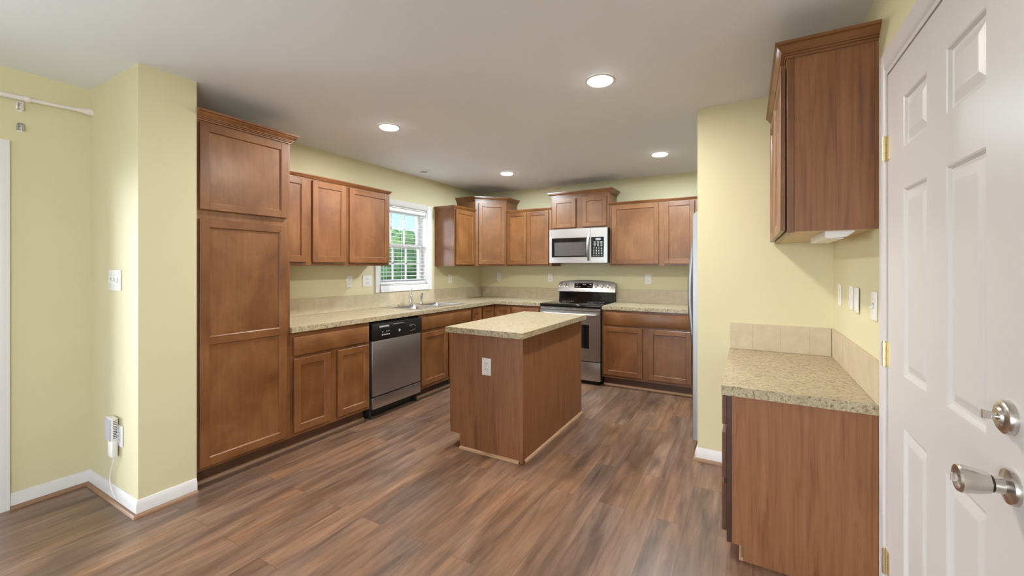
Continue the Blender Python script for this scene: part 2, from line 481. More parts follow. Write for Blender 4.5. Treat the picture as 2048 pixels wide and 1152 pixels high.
S('wall_rear', MB().cells(Fr((0, YR, 0), (1, 0, 0), (0, 1, 0)), [-0.25, RX0, RX1, 4.1], [0, RZ0, RZ1, ZC], {(1, 1)}, -0.15, 0.0), 'wall')
S('ground', MB().box(W, -160, 160, -0.7, -0.45, -40, 160), 'lawn')

# casings ------------------------------------------------------------
CAS = [(0, 0), (0.004, 0.0), (0.010, 0.010), (0.016, 0.013), (0.040, 0.016), (0.057, 0.018), (0.057, 0)]
def casing_leg(mb, F, a_in, a_out, b0, b1, n0=0.0, scale=1.0):
    sg = 1 if a_out > a_in else -1
    w = abs(a_out - a_in) / 0.057
    P = [(a_in + sg * o * w, n * scale) for o, n in CAS]
    mb.prism([F.p(a, b0, n0 + n) for a, n in P], [F.p(a, b1, n0 + n) for a, n in P])
def casing_head(mb, F, a0, a1, b_in, b_out, n0=0.0, scale=1.0):
    sg = 1 if b_out > b_in else -1
    w = abs(b_out - b_in) / 0.057
    P = [(b_in + sg * o * w, n * scale) for o, n in CAS]
    mb.prism([F.p(a0, b, n0 + n) for b, n in P], [F.p(a1, b, n0 + n) for b, n in P])

# window over the sink --------------------------------------------------
win = thing('window_1', 'white double-hung window with grid panes over the sink', 'window', (0, (WY0 + WY1) / 2, WZ0))
del win['category']; del win['label']; struct(win)
mb = MB()
casing_leg(mb, LEFT, WY0 + 0.004, WY0 - 0.069, WZ0 - 0.07, WZ1 + 0.07)
casing_leg(mb, LEFT, WY1 - 0.004, WY1 + 0.072, WZ0 - 0.07, WZ1 + 0.07)
casing_head(mb, LEFT, WY0 + 0.004, WY1 - 0.004, WZ1 - 0.002, WZ1 + 0.07)
casing_head(mb, LEFT, WY0 + 0.004, WY1 - 0.004, WZ0 + 0.002, WZ0 - 0.07)
mb.build('window_casing', 'white', win)
mb = MB()
for a0, a1, b0, b1 in ((WY0, WY0 + 0.012, WZ0, WZ1), (WY1 - 0.012, WY1, WZ0, WZ1), (WY0, WY1, WZ0, WZ0 + 0.012), (WY0, WY1, WZ1 - 0.012, WZ1)):
    mb.box(LEFT, a0, a1, b0, b1, -0.155, 0.001)
mb.build('window_frame', 'white', win)
def sash(name, z0, z1, n0, n1):
    a0, a1 = WY0 + 0.013, WY1 - 0.013; t = 0.045
    mb = MB()
    mb.box(LEFT, a0, a0 + t, z0, z1, n0, n1, 0.002); mb.box(LEFT, a1 - t, a1, z0, z1, n0, n1, 0.002)
    mb.box(LEFT, a0 + t, a1 - t, z0, z0 + t, n0, n1, 0.002); mb.box(LEFT, a0 + t, a1 - t, z1 - t, z1, n0, n1, 0.002)
    m = (n0 + n1) / 2
    for k in (1, 2):
        a = a0 + t + (a1 - a0 - 2 * t) * k / 3; mb.box(LEFT, a - 0.009, a + 0.009, z0 + t, z1 - t, m - 0.006, m + 0.006)
    z = (z0 + z1) / 2; mb.box(LEFT, a0 + t, a1 - t, z - 0.009, z + 0.009, m - 0.006, m + 0.006)
    s = mb.build('window_sash', 'white', win)
    MB().box(LEFT, a0 + t, a1 - t, z0 + t, z1 - t, m - 0.002, m + 0.002).build('pane', 'glass', s)
sash('upper', 1.565, WZ1 - 0.013, -0.135, -0.105)
sash('lower', WZ0 + 0.013, 1.615, -0.100, -0.070)

bl = thing('window_blind', 'white horizontal slat blind lowered and tilted open in the sink window', 'blind', (-0.03, -1.605, 1.15))
MB().box(LEFT, WY0 + 0.016, WY1 - 0.016, 1.978, 2.016, -0.058, -0.006, 0.003).build('head_rail', 'blind', bl)
mb = MB()
for k in range(18):
    z = 1.952 - k * 0.0445
    mb.box(Fr((-0.032, 0, z), (0, 1, 0), Vector((1, 0, -0.06)).normalized()), WY0 + 0.02, WY1 - 0.02, -0.0015, 0.0015, -0.024, 0.024)
mb.build('slats', 'blind', bl)
MB().box(LEFT, WY0 + 0.02, WY1 - 0.02, 1.150, 1.172, -0.056, -0.008, 0.003).build('bottom_rail', 'blind', bl)
for a in (-1.88, -1.605, -1.33):
    mb = MB()
    for n in (-0.0575, -0.0065): mb.cyl(LEFT.p(a, 1.165, n), LEFT.p(a, 1.98, n), 0.0012, seg=6)
    mb.build('ladder_cord', 'blind', bl)

# patio door in the nook wall, just at the picture's edge ----------------
pd = struct(thing('door_2', '', '', (XN, PY1, 0)))
del pd['label']; del pd['category']
mb = MB(); NOOK = Fr((0, 0, 0), (0, 1, 0), (1, 0, 0))
casing_leg(mb, NOOK, PY1, PY1 + 0.06, 0.0, PZ + 0.06, XN)
casing_leg(mb, NOOK, PY0, PY0 - 0.06, 0.0, PZ + 0.06, XN)
casing_head(mb, NOOK, PY0, PY1, PZ, PZ + 0.06, XN)
mb.build('door_casing', 'white', pd)
mb = MB(); ym = (PY0 + PY1) / 2
for a0, a1, n in ((PY0, ym + 0.03, -0.12), (ym - 0.03, PY1, -0.08)):
    for p in ((a0, a0 + 0.07, 0.02, PZ), (a1 - 0.07, a1, 0.02, PZ), (a0, a1, 0.02, 0.11), (a0, a1, PZ - 0.07, PZ)):
        mb.box(NOOK, *p, XN + n - 0.015, XN + n + 0.015)
mb.build('door_frame', 'white', pd)
MB().box(NOOK, PY0 + 0.07, ym - 0.04, 0.11, PZ - 0.07, XN - 0.122, XN - 0.118).build('glass_panel', 'glass', pd)
MB().box(NOOK, ym + 0.04, PY1 - 0.07, 0.11, PZ - 0.07, XN - 0.082, XN - 0.078).build('glass_panel', 'glass', pd)

# rear window, added behind the camera to supply daylight ---------------------------------------
rw = struct(thing('added_window_rear', '', '', (1.9, YR, RZ0))); del rw['label']; del rw['category']
REAR = Fr((0, YR, 0), (1, 0, 0), (0, 1, 0))
mb = MB()
casing_leg(mb, REAR, RX0, RX0 - 0.06, RZ0 - 0.06, RZ1 + 0.06); casing_leg(mb, REAR, RX1, RX1 + 0.06, RZ0 - 0.06, RZ1 + 0.06)
casing_head(mb, REAR, RX0, RX1, RZ1, RZ1 + 0.06); casing_head(mb, REAR, RX0, RX1, RZ0, RZ0 - 0.06)
for k in range(4):
    a = RX0 + (RX1 - RX0) * k / 3; mb.box(REAR, max(a - 0.03, RX0), min(a + 0.03, RX1), RZ0, RZ1, -0.10, -0.05)
mb.box(REAR, RX0, RX1, RZ0, RZ0 + 0.05, -0.10, -0.05); mb.box(REAR, RX0, RX1, RZ1 - 0.05, RZ1, -0.10, -0.05)
mb.build('window_frame', 'white', rw)
MB().box(REAR, RX0, RX1, RZ0, RZ1, -0.077, -0.073).build('pane', 'glass', rw)

sw = struct(thing('added_window_side', '', '', (XR, -6.95, 0.62))); del sw['label']; del sw['category']  # side window added behind the camera as side fill
mb = MB()
casing_leg(mb, RIGHT, -8.15, -8.21, 0.56, 2.16); casing_leg(mb, RIGHT, -5.75, -5.69, 0.56, 2.16)
casing_head(mb, RIGHT, -8.15, -5.75, 2.1, 2.16); casing_head(mb, RIGHT, -8.15, -5.75, 0.62, 0.56)
for k in range(3):
    a = -8.15 + 1.2 * k; mb.box(RIGHT, max(a - 0.03, -8.15), min(a + 0.03, -5.75), 0.62, 2.1, -0.10, -0.05)
mb.box(RIGHT, -8.15, -5.75, 0.62, 0.67, -0.10, -0.05); mb.box(RIGHT, -8.15, -5.75, 2.05, 2.1, -0.10, -0.05)
mb.build('window_frame', 'white', sw)
MB().box(RIGHT, -8.15, -5.75, 0.62, 2.1, -0.077, -0.073).build('pane', 'glass', sw)

# baseboards -------------------------------------------------------------
BB = [(0, 0), (0.013, 0), (0.013, 0.062), (0.009, 0.070), (0.007, 0.080), (0.003, 0.085), (0, 0.085)]
SH = [(0, 0), (0.017, 0), (0.016, 0.007), (0.012, 0.013), (0.006, 0.017), (0, 0.018)]
def base(name, path):
    S(name, MB().sweep(BB, path, 0.0), 'white')
def shoe(name, path, m='shoe_wood'):
    S(name, MB().sweep(SH, path, 0.0), m)
NP = [(XN, PY1 + 0.062), (XN, -4.249), (0.628, -4.249), (0.628, -3.978)]
base('baseboard_left', NP)
o = 0.0131
shoe('trim_1', [(XN + o, PY1 + 0.062), (XN + o, -4.249 - o), (0.628 + o, -4.249 - o), (0.628 + o, -3.978)])
base('baseboard_stub', [(3.173, -1.936), (3.173, -2.045), (3.392, -2.045)])
shoe('trim_2', [(3.173 - o, -1.936), (3.173 - o, -2.045 - o), (3.392, -2.045 - o)])

# ------------------------------------------------------------------ white entry door in the right wall
dr = struct(thing('door_1', '', '', (XR, DY1, 0))); del dr['label']; del dr['category']
mb = MB()
casing_leg(mb, RIGHT, DY1 + 0.012, -3.100, 0.0, 2.136, 0.0, 0.66)
casing_leg(mb, RIGHT, DY0 - 0.012, DY0 - 0.060, 0.0, 2.136, 0.0, 0.66)
casing_head(mb, RIGHT, DY0 - 0.012, DY1 + 0.012, DZ + 0.014, 2.136, 0.0, 0.66)
mb.build('door_casing', 'door_white', dr)
mb = MB()
mb.box(RIGHT, DY1 - 0.001, DY1 + 0.022, 0, DZ + 0.016, -0.15, 0.004); mb.box(RIGHT, DY0 - 0.022, DY0 + 0.001, 0, DZ + 0.016, -0.15, 0.004)
mb.box(RIGHT, DY0, DY1, DZ - 0.001, DZ + 0.016, -0.15, 0.004)
mb.build('door_jamb', 'door_white', dr)
def panel_slab(F, As, Bs, panels, n0, n1, ring):
    """slab with a face of grid cells; each panel cell nested with rings (inset, depth)"""
    mb = MB()
    holes = set(panels)
    for i in range(len(As) - 1):
        for j in range(len(Bs) - 1):
            a0, a1, b0, b1 = As[i], As[i + 1], Bs[j], Bs[j + 1]
            if (i, j) not in holes:
                mb.quad([F.p(a0, b0, n1), F.p(a1, b0, n1), F.p(a1, b1, n1), F.p(a0, b1, n1)])
            else:
                prev = None
                for ins, d in ring:
                    c = [F.p(a0 + ins, b0 + ins, n1 + d), F.p(a1 - ins, b0 + ins, n1 + d), F.p(a1 - ins, b1 - ins, n1 + d), F.p(a0 + ins, b1 - ins, n1 + d)]
                    if prev:
                        for k in range(4): mb.quad([prev[k], prev[(k + 1) % 4], c[(k + 1) % 4], c[k]])
                    prev = c
                mb.quad(prev)
    a0, a1, b0, b1 = As[0], As[-1], Bs[0], Bs[-1]
    mb.quad([F.p(a0, b0, n0), F.p(a1, b0, n0), F.p(a1, b1, n0), F.p(a0, b1, n0)])
    for (x0, y0), (x1, y1) in (((a0, b0), (a1, b0)), ((a1, b0), (a1, b1)), ((a1, b1), (a0, b1)), ((a0, b1), (a0, b0))):
        mb.quad([F.p(x0, y0, n0), F.p(x1, y1, n0), F.p(x1, y1, n1), F.p(x0, y0, n1)])
    return mb
slab = panel_slab(RIGHT, [DY0 + 0.004, -3.895, -3.685, -3.548, -3.340, DY1 - 0.005], [0.012, 0.21, 0.80, 0.972, 1.60, 1.738, 1.908, DZ - 0.004],
           [(1, 1), (3, 1), (1, 3), (3, 3), (1, 5), (3, 5)], -0.036, 0.0,
           [(0, 0), (0.004, -0.002), (0.010, -0.009), (0.018, -0.010), (0.042, -0.003), (0.046, -0.0025)]).build('door_slab', 'door_white', dr)
for z in (1.778, 1.013, 0.238):
    mb = MB(); h = 0.045
    ya = DY1 + 0.004
    mb.box(RIGHT, ya - 0.028, ya - 0.003, z - h, z + h, -0.001, 0.0035, 0.001)
    mb.box(RIGHT, ya + 0.003, ya + 0.013, z - h, z + h, -0.001, 0.0060, 0.001)
    for k in range(3):
        z0 = z - h + k * 2 * h / 3; mb.cyl(RIGHT.p(ya, z0 + 0.001, 0.0095), RIGHT.p(ya, z0 + 2 * h / 3 - 0.001, 0.0095), 0.0068, seg=16)
    mb.cyl(RIGHT.p(ya, z - h - 0.003, 0.0095), RIGHT.p(ya, z + h + 0.003, 0.0095), 0.0045, seg=12)
    mb.build('hinge', 'brass', dr)
db = MB().lathe(RIGHT.p(-3.992, 1.037, 0), RIGHT.p(-3.992, 1.037, 0.020), [(0, .034), (.35, .034), (.6, .032), (.8, .026), (.82, .020), (1, .017)], 40).build('deadbolt', 'nickel', dr)
mb = MB().cyl(RIGHT.p(-3.992, 1.037, 0.018), RIGHT.p(-3.992, 1.037, 0.028), 0.0065)
mb.prism([RIGHT.p(-3.988, 1.037 + dz, n) for dz, n in ((-.005, .022), (.007, .022), (.011, .04), (-.006, .04))],
         [RIGHT.p(-3.997, 1.037 + dz, n) for dz, n in ((-.005, .022), (.007, .022), (.011, .04), (-.006, .04))])
mb.build('thumb_turn', 'nickel', db)
kz = 0.904; ky = -4.002
kn = MB().lathe(RIGHT.p(ky, kz, 0), RIGHT.p(ky, kz, 0.030), [(0, .035), (.15, .035), (.3, .033), (.38, .024), (.5, .0165), (1, .0145)], 40).build('knob_rose', 'nickel', dr)
MB().cyl(RIGHT.p(ky, kz, 0.029), RIGHT.p(ky, kz, 0.032), 0.0165).build('knob_collar', 'black', kn)
MB().lathe(RIGHT.p(ky, kz, 0.031), RIGHT.p(ky, kz, 0.080), [(0, .016), (.06, .0195), (.35, .0235), (.75, .0270), (.93, .0275), (1, .0255), (1, .021), (.90, .019), (.9, 0)], 40, caps=False).build('knob', 'nickel', kn)
mb = MB().cyl(RIGHT.p(ky, kz, 0.074), RIGHT.p(ky, kz, 0.081), 0.010).box(RIGHT, ky - 0.0025, ky + 0.0025, kz - 0.009, kz + 0.009, 0.080, 0.088, 0.001)
mb.build('privacy_button', 'nickel', kn)

# ------------------------------------------------------------------ cabinets
DT = 0.020
def shaker(F, a0, a1, b0, b1, n0, parent, name='door', rail=0.051, mids=(), mirror=False):
    n1 = n0 + DT; npn = n1 - 0.0085
    mb = MB(); mb.mi = 0
    mb.box(F, a0, a0 + rail, b0, b1, n0, n1, 0.002); mb.box(F, a1 - rail, a1, b0, b1, n0, n1, 0.002)
    mb.mi = 1
    edges = [b0] + [e for m in mids for e in m] + [b1]
    spans = [(b0, b0 + rail)] + list(mids) + [(b1 - rail, b1)]
    for s0, s1 in spans: mb.box(F, a0 + rail - 0.0005, a1 - rail + 0.0005, s0, s1, n0, n1 - 0.0002, 0.0018)
    ops = [(spans[i][1], spans[i + 1][0]) for i in range(len(spans) - 1)]
    i0, i1 = a0 + rail, a1 - rail; e = 0.004
    for q0, q1 in ops:
        A = [F.p(i0, q0, n1 - 0.002), F.p(i1, q0, n1 - 0.002), F.p(i1, q1, n1 - 0.002), F.p(i0, q1, n1 - 0.002)]
        B = [F.p(i0 + e, q0 + e, npn - 0.001), F.p(i1 - e, q0 + e, npn - 0.001), F.p(i1 - e, q1 - e, npn - 0.001), F.p(i0 + e, q1 - e, npn - 0.001)]
        for k in range(4):
            mb.mi = 1 if k in (0, 2) else 0
            mb.quad([A[k], A[(k + 1) % 4], B[(k + 1) % 4], B[k]])
    d = mb.build(name, ['wood_v', 'wood_h'], parent)
    for q0, q1 in ops:
        MB().box(F, i0 + 0.001, i1 - 0.001, q0 + 0.001, q1 - 0.001, n0 + 0.003, npn).build('door_panel', 'wood_v', d)
    return d
def drawer(F, a0, a1, b0, b1, n0, parent):
    return MB().box(F, a0, a1, b0, b1, n0, n0 + DT, 0.005, 2).build('drawer_front', 'wood_h', parent)

CROWN = [(0, 0), (0.006, 0), (0.006, 0.010), (0.013, 0.011), (0.013, 0.018), (0.020, 0.019), (0.020, 0.024), (0.026, 0.029), (0.036, 0.043), (0.036, 0.046),
         (0.040, 0.048), (0.045, 0.050), (0.045, 0.062), (0, 0.062)]
SMALL = [(0, 0), (0.007, 0), (0.009, 0.007), (0.016, 0.014), (0.018, 0.019), (0.022, 0.021), (0.022, 0.030), (0, 0.030)]

def cabinet(name, label, cat, F, a0, a1, b0, b1, depth, doors=(), drawers=(), toe=False, mids={}, group=None, body='wood_v',
            rails=None, top=None, shoe_m='shoe_wood', toe_h=0.105, toe_d=0.075, end_panels=()):
    c = F.p((a0 + a1) / 2, 0 if toe else b0, depth / 2)
    group = {'wall_cabinet': 'brown wall cabinets', 'base_cabinet': 'brown base cabinets'}.get(name)
    t = thing(name, label, cat, c, group)
    z0 = toe_h if toe else b0
    MB().box(F, a0 + 0.0006, a1 - 0.0006, z0, top or b1, 0.001, depth - 0.019).build('carcass', body, t)
    # face frame: stiles and rails round the openings
    mb = MB(); st = 0.038
    cuts = sorted([(d[0], d[1], d[2], d[3]) for d in list(doors) + list(drawers)])
    mb.mi = 0
    mb.box(F, a0 + 0.0006, a1 - 0.0006, z0, b1, depth - 0.0188, depth, 0.0008)
    mb.build('face_frame', ['wood_v'], t)
    for i, d in enumerate(doors): shaker(F, *d[:4], depth + 0.0008, t, mids=mids.get(i, ()))
    for d in drawers: drawer(F, *d[:4], depth + 0.0008, t)
    if toe:
        MB().box(F, a0 + 0.0006, a1 - 0.0006, 0.001, toe_h - 0.0005, 0.001, depth - toe_d).build('toe_kick', 'toe', t)
        if shoe_m:
            n = depth - toe_d
            P = [(n + o, u + 0.0005) for o, u in SH]
            MB().prism([F.p(a0 + 0.0006, u, o) for o, u in P], [F.p(a1 - 0.0006, u, o) for o, u in P]).build('shoe_molding', shoe_m, t)
    return t
def crown(t, prof, path, z): return MB().sweep(prof, path, z).build('crown_molding', 'wood_h', t)

ZU0, ZU1 = 1.353, 2.083
pan = cabinet('pantry_cabinet', 'tall brown wooden pantry cabinet with two doors beside the yellow wall end', 'cabinet', LEFT, -3.9755, -3.386, 0, 2.224, 0.61,
    doors=[(-3.959, -3.412, 1.686, 2.212), (-3.959, -3.420, 0.128, 1.630)], toe=True, mids={1: ((0.862, 0.914),)})
crown(pan, CROWN, [(0.6105, -3.9755), (0.6105, -3.386), (0.001, -3.386)], 2.2235)

ul = cabinet('wall_cabinet', 'two-door brown wall cabinet between the pantry and the single-door one', 'cabinet', LEFT, -3.385, -2.656, ZU0, ZU1, 0.305,
    doors=[(-3.360, -3.059, 1.380, 2.064), (-3.007, -2.677, 1.380, 2.064)])
crown(ul, SMALL, [(0.3055, -3.385), (0.3055, -2.656)], ZU1 - 0.004)
ur = cabinet('wall_cabinet', 'single-door brown wall cabinet hanging directly left of the sink window', 'cabinet', LEFT, -2.655, -2.145, ZU0, ZU1, 0.305,
    doors=[(-2.637, -2.157, 1.380, 2.064)])
crown(ur, SMALL, [(0.3055, -2.655), (0.3055, -2.145), (0.001, -2.145)], ZU1 - 0.004)
ua = cabinet('wall_cabinet', 'narrow one-door brown wall cabinet between the window and the corner cabinet', 'cabinet', LEFT, -1.074, -0.616, ZU0, ZU1, 0.305,
    doors=[(-1.048, -0.640, 1.372, 2.064)])
crown(ua, SMALL, [(0.001, -1.074), (0.3055, -1.074), (0.3055, -0.616)], ZU1 - 0.004)

# diagonal corner wall cabinet
q = 0.61
dc = thing('corner_wall_cabinet', 'taller angled brown wall cabinet across the room corner with crown molding', 'cabinet', (0.25, -0.25, ZU0))
foot = [(0.001, -0.001), (q, -0.001), (q, -0.305), (0.305, -q), (0.001, -q)]
MB().prism([(x, y, ZU0) for x, y in foot], [(x, y, 2.224) for x, y in foot]).build('carcass', 'wood_v', dc)
r2 = math.sqrt(0.5)
DG = Fr((0.305, -q, 0), (r2, r2, 0), (r2, -r2, 0))
L = 0.305 / r2
MB().box(DG, 0.0, L, ZU0, 2.224, 0.0005, 0.006).build('face_frame', 'wood_v', dc)
shaker(DG, 0.042, L - 0.030, 1.376, 2.200, 0.0065, dc)
crown(dc, CROWN, [(0.001, -q), (0.305, -q), (q, -0.305), (q, -0.001)], 2.2235)

ub = cabinet('wall_cabinet', 'two-door brown wall cabinet between the corner cabinet and the microwave', 'cabinet', BACK, 0.616, 1.283, ZU0, ZU1, 0.305,
    doors=[(0.628, 0.931, 1.376, 2.068), (0.937, 1.246, 1.376, 2.068)])
crown(ub, SMALL, [(0.616, -0.3055), (1.283, -0.3055)], ZU1 - 0.004)
um = cabinet('wall_cabinet', 'short two-door brown wall cabinet with tall crown above the microwave', 'cabinet', BACK, 1.285, 2.040, 1.812, 2.224, 0.305,
    doors=[(1.308, 1.614, 1.836, 2.200), (1.703, 2.006, 1.836, 2.200)])
crown(um, CROWN, [(1.285, -0.001), (1.285, -0.3055), (2.040, -0.3055), (2.040, -0.001)], 2.2235)
uc = cabinet('wall_cabinet', 'brown wall cabinet with one wide and one narrow door right of the microwave', 'cabinet', BACK, 2.042, 3.030, ZU0, ZU1, 0.305,
    doors=[(2.070, 2.604, 1.376, 2.068), (2.660, 2.976, 1.376, 2.068)])
crown(uc, SMALL, [(2.042, -0.3055), (3.030, -0.3055), (3.030, -0.001)], ZU1 - 0.004)

# base cabinets
ZB = 0.863
cabinet('base_cabinet', 'brown base cabinet with wide drawer and two doors between pantry and dishwasher', 'cabinet', LEFT, -3.3855, -2.668, 0, ZB, 0.61,
    doors=[(-3.365, -3.066, 0.137, 0.670), (-2.998, -2.684, 0.137, 0.670)], drawers=[(-3.368, -2.684, 0.694, 0.828)], toe=True)
cabinet('base_cabinet', 'brown sink base cabinet with long false drawer right of the dishwasher', 'cabinet', LEFT, -2.031, -1.145, 0, ZB, 0.61,
    doors=[(-2.012, -1.603, 0.140, 0.670), (-1.572, -1.160, 0.140, 0.670)], drawers=[(-2.018, -1.160, 0.702, 0.830)], toe=True, top=0.735)
cabinet('base_cabinet', 'slim brown base cabinet with one full-height door right of the sink base', 'cabinet', LEFT, -1.144, -0.915, 0, ZB, 0.61,
    doors=[(-1.132, -0.945, 0.140, 0.835)], toe=True)
# corner base (lazy-susan) cabinet
cb = thing('corner_base_cabinet', 'brown L-shaped corner base cabinet with two inside-corner door leaves', 'cabinet', (0.3, -0.3, 0))
foot = [(0.001, -0.001), (0.864, -0.001), (0.864, -0.60), (0.60, -0.60), (0.60, -0.914), (0.001, -0.914)]
MB().prism([(x, y, 0.105) for x, y in foot], [(x, y, ZB) for x, y in foot]).build('carcass', 'wood_v', cb)
foot2 = [(0.001, -0.001), (0.864, -0.001), (0.864, -0.53), (0.53, -0.53), (0.53, -0.914), (0.001, -0.914)]
MB().prism([(x, y, 0.001) for x, y in foot2], [(x, y, 0.1045) for x, y in foot2]).build('toe_kick', 'toe', cb)
shaker(LEFT, -0.888, -0.622, 0.140, 0.835, 0.6008, cb, rail=0.045)
shaker(BACK, 0.6235, 0.850, 0.140, 0.835, 0.6008, cb, rail=0.045)
cabinet('base_cabinet', 'narrow brown base cabinet with drawer left of the range', 'cabinet', BACK, 0.866, 1.280, 0, ZB, 0.61,
    doors=[(0.880, 1.254, 0.140, 0.670)], drawers=[(0.880, 1.254, 0.702, 0.834)], toe=True)
cabinet('base_cabinet', 'wide brown base cabinet with long drawer and two doors right of the range', 'cabinet', BACK, 2.044, 3.010, 0, ZB, 0.61,
    doors=[(2.062, 2.489, 0.138, 0.673), (2.556, 2.978, 0.138, 0.673)], drawers=[(2.062, 2.978, 0.696, 0.836)], toe=True, shoe_m='raw_wood')

# toe-kick register under the sink base
vt = thing('toe_kick_vent', 'small dark metal floor-heat grille in the toe kick under the sink base', 'vent', (0.56, -1.63, 0.06))
MB().box(LEFT, -1.79, -1.47, 0.024, 0.100, 0.5358, 0.541, 0.001).build('frame', 'vent', vt)
mb = MB()
for k in range(26): mb.box(LEFT, -1.775 + k * 0.0115, -1.775 + k * 0.0115 + 0.006, 0.034, 0.090, 0.541, 0.5435)
mb.build('louvers', 'vent', vt)

# ------------------------------------------------------------------ countertops and backsplashes
CT0, CT1 = 0.864, 0.903
def bev_top(mb):
    bm = mb.bm
    es = []
    for e in bm.edges:
        if len(e.link_faces) == 2 and e.calc_face_angle(0) > 1.0: es.append(e)
    bmesh.ops.bevel(bm, geom=es, offset=0.004, segments=2, affect='EDGES')
    return mb
SX0, SX1, SY0, SY1 = 0.068, 0.540, -1.975, -1.190
mb = MB().cells(None, [0.001, SX0, SX1, 0.635, 1.2835], [-3.3855, SY0, SY1, -0.635, -0.001], {(1, 1), (3, 0), (3, 1), (3, 2)}, CT0, CT1, plan=True)
one(bev_top(mb).build('countertop', 'counter'), 'L-shaped speckled beige countertop around the sink, from pantry to range', 'countertop', 'speckled beige countertops')
one(bev_top(MB().cells(None, [2.0465, 3.022], [-0.635, -0.001], set(), CT0, CT1, plan=True)).build('countertop', 'counter'),
    'short speckled beige countertop right of the range', 'countertop', 'speckled beige countertops')

def splash(label, F, a0, a1, b0, b1, n0=0.001, tile_w=0.1524, start=0.0):
    t = thing('backsplash', label, 'backsplash', F.p((a0 + a1) / 2, b0, n0), 'beige tile backsplash strips')
    MB().box(F, a0, a1, b0, b1 - 0.001, n0, n0 + 0.009).build('grout', 'grout', t)
    mb = MB(); a = a0 - start
    while a < a1 - 0.004:
        x0, x1 = max(a, a0), min(a + tile_w, a1)
        if x1 - x0 > 0.006: mb.box(F, x0 + 0.0006, x1 - 0.0006, b0 + 0.0008, b1, n0 + 0.0005, n0 + 0.010, 0.0008)
        a += tile_w
    mb.build('tiles', 'tile', t)
    return t
splash('beige tile backsplash strip below the sink window along the left counter', LEFT, -3.385, -0.002, CT1 + 0.0005, 1.054)
splash('beige tile backsplash strip on the back wall left of the range', BACK, 0.013, 1.283, CT1 + 0.0005, 1.054)
splash('beige tile backsplash strip on the back wall right of the range', BACK, 2.046, 3.022, CT1 + 0.0005, 1.064)

# ------------------------------------------------------------------ sink, faucet, sprayer
sk = thing('kitchen_sink', 'double-bowl stainless steel sink set in the counter below the window', 'sink', (0.30, -1.58, 0.905))
xs = [0.048, 0.150, 0.330, 0.515, 0.562]
X0, X1, Y0, Y1 = 0.045, 0.562, -1.998, -1.168
bowls = [(0.150, 0.520, -1.955, -1.600), (0.150, 0.520, -1.565, -1.212)]
mb = MB()
mb.cells(None, [X0, 0.150, 0.520, X1], [Y0, -1.955, -1.600, -1.565, -1.212, Y1], {(1, 1), (1, 3)}, CT1 + 0.0006, CT1 + 0.0046, plan=True)
bev_s = [e for e in mb.bm.edges if len(e.link_faces) == 2 and e.calc_face_angle(0) > 1.0]
bmesh.ops.bevel(mb.bm, geom=bev_s, offset=0.0018, segments=2, affect='EDGES')
mb.build('rim', 'sink_steel', sk)
def rrect(x0, x1, y0, y1, r, z, k=5):
    pts = []
    for cx, cy, a in ((x1 - r, y1 - r, 0), (x0 + r, y1 - r, 90), (x0 + r, y0 + r, 180), (x1 - r, y0 + r, 270)):
        for i in range(k + 1):
            t = math.radians(a + 90 * i / k); pts.append((cx + r * math.cos(t), cy + r * math.sin(t), z))
    return pts
for x0, x1, y0, y1 in bowls:
    mb = MB(); rings = []
    for ins, z, r in ((0.0, 0.9066, 0.02), (0.002, 0.900, 0.03), (0.012, 0.77, 0.045), (0.03, 0.745, 0.05), (0.10, 0.742, 0.06)):
        rings.append([mb.bm.verts.new(p) for p in rrect(x0 + ins, x1 - ins, y0 + ins, y1 - ins, r, z)])
    for A, B in zip(rings, rings[1:]):
        for k in range(len(A)): mb.face([A[k], A[(k + 1) % len(A)], B[(k + 1) % len(A)], B[k]], True)
    mb.face(rings[-1], True)
    b = mb.build('bowl', 'sink_steel', sk, angle=60)
    c = ((x0 + x1) / 2, (y0 + y1) / 2)
    MB().lathe((*c, 0.7425), (*c, 0.747), [(0, .045), (1, .042), (.6, .03), (.5, 0)], 24, caps=False).build('drain', 'chrome', b)
fc = thing('kitchen_faucet', 'chrome single-lever faucet behind the double sink', 'faucet', (0.10, -1.615, CT1 + 0.0048))
zf = CT1 + 0.0049
MB().lathe((0.10, -1.615, zf), (0.10, -1.615, zf + 0.012), [(0, .034), (.6, .032), (1, .024)], 28).build('base', 'chrome', fc)
MB().lathe((0.10, -1.615, zf + 0.011), (0.10, -1.615, zf + 0.125), [(0, .022), (.1, .019), (.7, .018), (.85, .020), (1, .015)], 24).build('body', 'chrome', fc)
MB().tube([(0.10, -1.615, zf + 0.085), (0.120, -1.634, zf + 0.118), (0.150, -1.664, zf + 0.136), (0.190, -1.704, zf + 0.134), (0.222, -1.736, zf + 0.108), (0.226, -1.740, zf + 0.084)],
          [.012, .0125, .0125, .012, .012, .0115], 14).build('spout', 'chrome', fc)
MB().tube([(0.10, -1.615, zf + 0.12), (0.095, -1.613, zf + 0.145), (0.10, -1.609, zf + 0.168), (0.112, -1.604, zf + 0.182)], [.012, .009, .007, .006], 12).build('lever', 'chrome', fc)
sp = thing('sink_sprayer', 'small chrome side sprayer standing right of the faucet', 'sprayer', (0.10, -1.44, zf))
MB().lathe((0.10, -1.44, zf), (0.10, -1.44, zf + 0.03), [(0, .024), (.3, .022), (.6, .016), (1, .013)], 24).build('base', 'chrome', sp)
MB().tube([(0.10, -1.44, zf + 0.028), (0.10, -1.438, zf + 0.06), (0.104, -1.440, zf + 0.095), (0.118, -1.448, zf + 0.116), (0.135, -1.458, zf + 0.118)], [.011, .014, .018, .016, .010], 14).build('spray_head', 'chrome', sp)
mb = MB().lathe((0.095, -1.80, zf), (0.095, -1.80, zf + 0.022), [(0, .018), (.4, .017), (1, .012)], 20)
